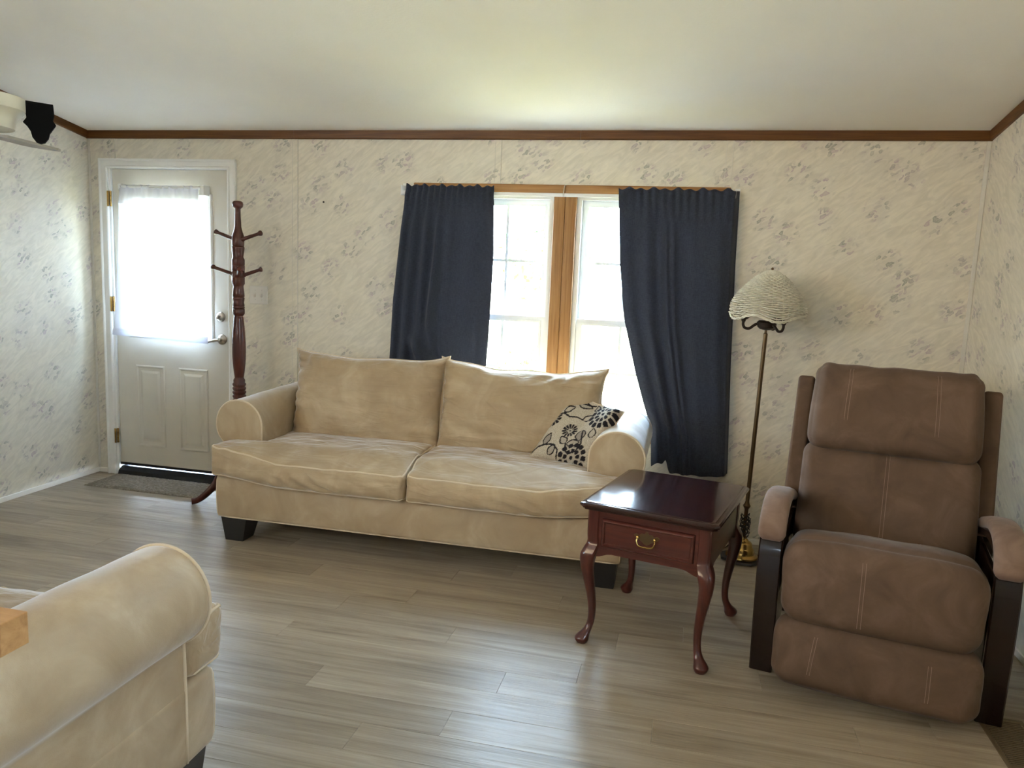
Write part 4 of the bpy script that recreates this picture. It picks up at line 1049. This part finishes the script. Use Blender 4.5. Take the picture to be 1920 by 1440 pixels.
# woven shade: weavers over and under upright stakes
prof = [(.012,1.552),(.040,1.540),(.075,1.512),(.108,1.480),(.138,1.447),(.162,1.415),(.178,1.385),(.184,1.355),(.184,1.330),(.187,1.312)]
PS = [(p[0], p[1]) for p in smooth_path([(r, z, 0) for r, z in prof], 8)]
ar_ = np.array(PS); sl = np.concatenate([[0], np.cumsum(np.hypot(*np.diff(ar_, axis=0).T))])
def at_s(s): return float(np.interp(s, sl, ar_[:,0])), float(np.interp(s, sl, ar_[:,1]))
ST = 40; parts = []
def rim_wave(a, s): return -.014*math.cos(5*a+.6)*sstep(.72, 1.0, s/sl[-1])
nrow = 31
for i in range(nrow):
    s = sl[-1]*(.04+.955*i/(nrow-1)); r, z = at_s(s); P = []
    m = ST*2 if i < 6 else ST*4
    for k in range(m):
        a = 2*PI*k/m; a += PI/2; o = (.0070 if r > .05 else .0015)*math.cos(a*ST/2+(i % 2)*PI)
        P.append(((r+o)*math.cos(a), (r+o)*math.sin(a), z+rim_wave(a, s)))
    parts.append(tube(P, .0040, 5, True))
for q in (0, .006):
    P = []
    for k in range(160):
        a = 2*PI*k/160; r, z = at_s(sl[-1]); P.append(((r+.002)*math.cos(a), (r+.002)*math.sin(a), z+rim_wave(a, sl[-1])-q+.002*math.sin(a*40+q*500)))
    parts.append(tube(P, .0038, 6, True))
sh = mesh_obj('shade_weave', *join(*parts), 'wicker', lp_, angle=180); sh['kind'] = 'stuff'
parts = []
for k in range(ST):
    a = 2*PI*k/ST; P = []
    for j in range(22):
        s = sl[-1]*j/21; r, z = at_s(s); P.append((r*math.cos(a), r*math.sin(a), z+rim_wave(a, s)))
    parts.append(tube(P, .0020, 4))
st = mesh_obj('shade_stakes', *join(*parts), 'wicker', lp_, angle=180); st['kind'] = 'stuff'
# cord wound round the foot of the pole
P = []
for k in range(150):
    a = k*.42; P.append(((.016+.012*abs(math.sin(k*.37)))*math.cos(a), (.016+.012*abs(math.sin(k*.37)))*math.sin(a), .130+.115*abs(((k/75) % 2)-1)+.012*math.sin(k*1.3)))
P += [(-.04,.02,.10),(-.08,.05,.04),(-.10,.09,.006),(-.05,.20,.006)]
mesh_obj('cord', *tube(P, .0026, 6), 'blackplastic', lp_, angle=180)

# ================================================================== COAT TREE
ct = thing('coat_tree', 'turned dark cherry wood coat tree standing between door and sofa', 'coat rack', (1.262, -.262, 0))
pr = [(.0001,.19),(.026,.19),(.030,.205),(.030,.32),(.026,.335),(.020,.345),(.028,.36),(.030,.40),(.027,.44),(.022,.46),(.029,.475)]
for k in range(11): pr += [(.0285,.482+k*.0245),(.0325,.490+k*.0245),(.0325,.497+k*.0245),(.0275,.503+k*.0245)]
pr += [(.028,.765),(.022,.778),(.0215,.785)]
for k in range(34):
    z = .790+k*.0108; r = .0225+.0105*math.sin(PI*((z-.785)/.375)**.85); pr += [(r, z), (r-.0013, z+.0054)]
pr += [(.0205,1.160),(.0265,1.168),(.0285,1.175),(.0285,1.200),(.026,1.203),(.0285,1.206),(.0285,1.215),(.026,1.218),(.0285,1.222),(.0255,1.240),(.0280,1.262),(.0285,1.268),(.026,1.272),(.0285,1.278),(.0275,1.30),(.024,1.335),(.0255,1.345),(.0300,1.352),(.0300,1.388),(.0285,1.390),(.0300,1.393),(.0300,1.428),(.0285,1.430),(.0300,1.433),(.0300,1.462),(.0285,1.464),(.0300,1.467),(.0300,1.497),(.0285,1.502),(.0245,1.512),(.0285,1.545),(.0300,1.565),(.0300,1.572),(.0270,1.576),(.0290,1.582),(.0290,1.612),(.0275,1.640),(.0190,1.672),(.0155,1.690),(.0135,1.77),(.0130,1.795),(.0165,1.800),(.0235,1.808),(.0255,1.822),(.0235,1.836),(.016,1.842),(.0001,1.844)]
pr = [(r*1.25, z) for r, z in pr]
mesh_obj('post', *lathe(pr, 28), 'tree_wood', ct, angle=50)
def peg(z, a, ln, rise=.045):
    d = Vector((math.cos(a), math.sin(a), 0)); P = [d*(.022+ln*s) + Vector((0,0,z+rise*s)) for s in (0,.12,.15,.5,.82,.90,.96,1.0)]
    mesh_obj('peg', *tube(P, [.0145,.0145,.0115,.0108,.0100,.0150,.0165,.008], 10), 'tree_wood', ct, angle=180)
peg(1.615, PI*.97, .145); peg(1.615, -.12, .150); peg(1.615, PI*.66, .14)
peg(1.405, PI*1.03, .150); peg(1.402, .38, .118); peg(1.402, -.98, .120)
for k, a in enumerate((-2.46, -2.46+PI/2, -2.46+PI, -2.46+3*PI/2)):
    d = Vector((math.cos(a), math.sin(a), 0))
    P = smooth_path([d*r+Vector((0,0,z)) for r, z in ((.028,.30),(.060,.285),(.100,.215),(.140,.125),(.190,.068),(.232,.034),(.262,.020),(.285,.018))], 5)
    n = len(P); w = d.cross(Vector((0,0,1))); rings = []
    for i, p in enumerate(P):
        s = i/(n-1); q0 = P[max(0,i-1)]; q1 = P[min(n-1,i+1)]; dd = (q1-q0).normalized(); nn = w.cross(dd)
        hh = .030-.014*s+.004*sstep(.85,1,s); ww = .014-.002*s+.008*sstep(.8,1,s)
        rings.append([tuple(Vector((*(p + w*(ww*math.cos(t_)) + nn*(hh*math.sin(t_)))[:2], max(.001, (p + w*(ww*math.cos(t_)) + nn*(hh*math.sin(t_)))[2])))) for t_ in [2*PI*j/12 for j in range(12)]])
    mesh_obj('leg', *loft(rings), 'tree_wood', ct, angle=60)

# ================================================================== SMALL THINGS
# door mat: pile tufts over a base
def mat_surface(u, v):
    x = .165+.83*u + .010*v; y = -.325+.30*v - .008*u
    e = min(u, 1-u, v*1.0, (1-v))*12
    h = .011*min(1, max(0, e))**.4 + .0035*nz(x,y,0,70,1)+.002*nz(x,y,0,160,2)
    return (x, y, .0015+max(0, h))
dm = thing('door_mat', 'rectangular grey brown pile mat on the floor at the entry door', 'mat', (0,0,0))
mesh_obj('pile', *sheet(mat_surface, 200, 90), 'mat', dm, angle=180)
mesh_obj('backing', *box(.165, 1.003, -.330, -.024, .0003, .0016), 'mat', dm, smooth=False)
# floor register
vt = thing('floor_vent', 'brown slotted floor vent beside the recliner near the right wall', 'vent', (5.10,-1.775,0))
vx, vy = .078, .158
rings = [[(sx*(vx-o), sy*(vy-o), z) for sx, sy in ((-1,-1),(1,-1),(1,1),(-1,1))] for o, z in ((0,.0003),(.002,.0030),(.012,.0036),(.016,.0034),(.018,.0008))]
mesh_obj('frame', *loft(rings, True, False), 'vent', vt, smooth=False)
mesh_obj('duct_shade', *box(-vx+.017, vx-.017, -vy+.017, vy-.017, .0004, .0009), 'vent_dark', vt, smooth=False)  # flat near-black sheet: shade between the slats put into its colour
for k in range(25):
    yy = -vy+.022+k*(2*vy-.044)/24
    mesh_obj('slat', *box(-vx+.0175, vx-.0175, yy-.0024, yy+.0024, .0009, .0034), 'vent', vt, smooth=False)
# light switch
sw = thing('light_switch', 'white double toggle switch plate on back wall behind coat tree', 'switch', (1.244, 0, 1.279))
mesh_obj('plate', *rbox(.0625,.0035,.0575,.003, c=(0,-.0045,0), nr=2, nm=1), 'switch', sw)
for sx in (-.023,.023):
    tg = mesh_obj('toggle', *xf(rbox(.0045,.008,.008,.002, nr=2, nm=1), Matrix.Translation((sx,-.0135,-.004)) @ Matrix.Rotation(.5,4,'X')), 'switch', sw)
    mesh_obj('slot', *box(sx-.006,sx+.006,-.0085,-.0078,-.013,.013), 'batten', sw, smooth=False)
    for sz in (-.030,.030):
        mesh_obj('screw', *xf(lathe([(.0001,0),(.003,0),(.0025,.001),(.0001,.0012)],10), Matrix.Translation((sx,-.008,sz)) @ Matrix.Rotation(PI/2,4,'X')), 'nickel', sw)

# ceiling fan near the left edge
FX, FY, FZ = 1.742, -2.476, 1.87
fan = thing('ceiling_fan', 'cream ceiling fan housing with black blade bracket at upper left', 'fan', (FX, FY, FZ), math.radians(40))
rr = .152
mesh_obj('housing', *lathe([(.0001,.115),(.05,.112),(.10,.100),(rr,.090),(rr,.052),(rr-.002,.050),(rr-.010,.046),(rr-.020,.036),(rr-.028,.020),(rr-.031,.004),(rr-.032,-.004),(.0001,-.006)], 56), 'cream', fan, angle=30)
mesh_obj('downrod', *lathe([(.0001,.10),(.012,.10),(.012,ceil_z(FY)-FZ-.06),(.0001,ceil_z(FY)-FZ-.06)], 14), 'cream', fan)
mesh_obj('canopy', *lathe([(.0001,ceil_z(FY)-FZ-.09),(.03,ceil_z(FY)-FZ-.09),(.065,ceil_z(FY)-FZ-.03),(.07,ceil_z(FY)-FZ+.01),(.0001,ceil_z(FY)-FZ+.012)], 28), 'cream', fan)
def iron(a):
    # shield-shaped bracket seen flat-on, standing tangent to the rim
    o = [(-.040,.090),(.038,.086),(.040,.052),(.036,.036),(.044,.024),(.038,.014),(.026,-.004),(.022,-.020),(.012,-.034),(0,-.038),(-.012,-.034),(-.022,-.020),(-.026,-.002),(-.036,.014),(-.046,.024),(-.036,.038),(-.038,.056)]
    return o
for k, a in enumerate((0, PI)):
    M = Matrix.Rotation(a, 4, 'Z')
    ir = mesh_obj('blade_bracket', *xf(loft([[(rr+.036+x, dy, z) for x, z in iron(0)] for dy in (-.010, .010)]), M), 'black_matte', fan, smooth=False)
bl = [(.0,-.055),(.10,-.062),(.25,-.066),(.29,-.05),(.30,0),(.29,.05),(.25,.066),(.10,.062),(0,.055)]
for a in (math.radians(62), math.radians(242)):
    M = Matrix.Rotation(a, 4, 'Z') @ Matrix.Translation((.10,0,-.012)) @ Matrix.Rotation(.10, 4, 'X')
    mesh_obj('blade', *xf(loft([[(x,y_,z) for x, y_ in bl] for z in (-.004,.004)]), M), 'taupe', fan, smooth=False)

# kitchen island: only the corner of its butcher-block top enters the frame
isl = thing('kitchen_island', 'wooden butcher block counter corner at the lower left edge', 'counter', (0,0,0))
IX, IY, IZ = 2.925, -3.510, .910
n = 12
for k in range(n):   # laminated staves along x
    y1 = IY - k*.055; y0 = y1-.0545
    o = mesh_obj('stave', *box(1.35, IX-.0, y0, y1, IZ-.055, IZ, .002), 'butcher_y', isl, smooth=False)
mesh_obj('cabinet', *box(1.45, IX-.22, IY-.62, IY-.16, .0, IZ-.0555), 'cream', isl, smooth=False)

# ================================================================== OUTSIDE
struct(mesh_obj('ground', *sheet(lambda u, v: (-60+130*u, .16+90*v, -.75+.02*nz(u*40,v*40,0)), 40, 40), 'lawn', angle=180), 'green lawn outside the window')
struct(mesh_obj('porch', *box(-.5, 1.8, .16, 1.5, -.7, -.06, .01), 'concrete', smooth=False), 'concrete step outside the door')
def tree(name, label, x, y, h, r, nl, seed, zb=-.75):
    random.seed(seed)
    t = thing(name, label, 'tree' if h > 3 else 'shrub', (x, y, zb))
    mesh_obj('trunk', *tube(smooth_path([(0,0,0),(.06*h*.1,0,h*.3),(-.04*h*.1,.02,h*.55),(0,0,h*.8)], 4), [.05*h*.3*(1-.06*i)/1.0 for i in range(13)], 8), 'bark', t, angle=180)
    V, F = [], []
    for k in range(nl):
        th, ph = random.uniform(0, 2*PI), math.acos(random.uniform(-1,1)); q = r*random.random()**.4
        c = Vector((q*math.sin(ph)*math.cos(th), q*math.sin(ph)*math.sin(th), h*.72+q*.8*math.cos(ph)))
        u = Vector((random.gauss(0,1), random.gauss(0,1), random.gauss(0,1))).normalized(); w = u.orthogonal().normalized(); s = random.uniform(.06,.12)*(1 if h > 3 else .6)
        i = len(V); V += [tuple(c-u*s), tuple(c+w*s*.45), tuple(c+u*s), tuple(c-w*s*.45)]; F.append((i,i+1,i+2,i+3))
    f = mesh_obj('foliage', V, F, 'leaf', t, smooth=False); f['kind'] = 'stuff'
tree('tree', 'leafy tree seen through the upper left window pane', 1.35, 10.0, 3.4, 1.15, 700, 3)
tree('shrub', 'small green shrub seen low through the left window', 1.75, 6.0, 1.2, .45, 500, 4)
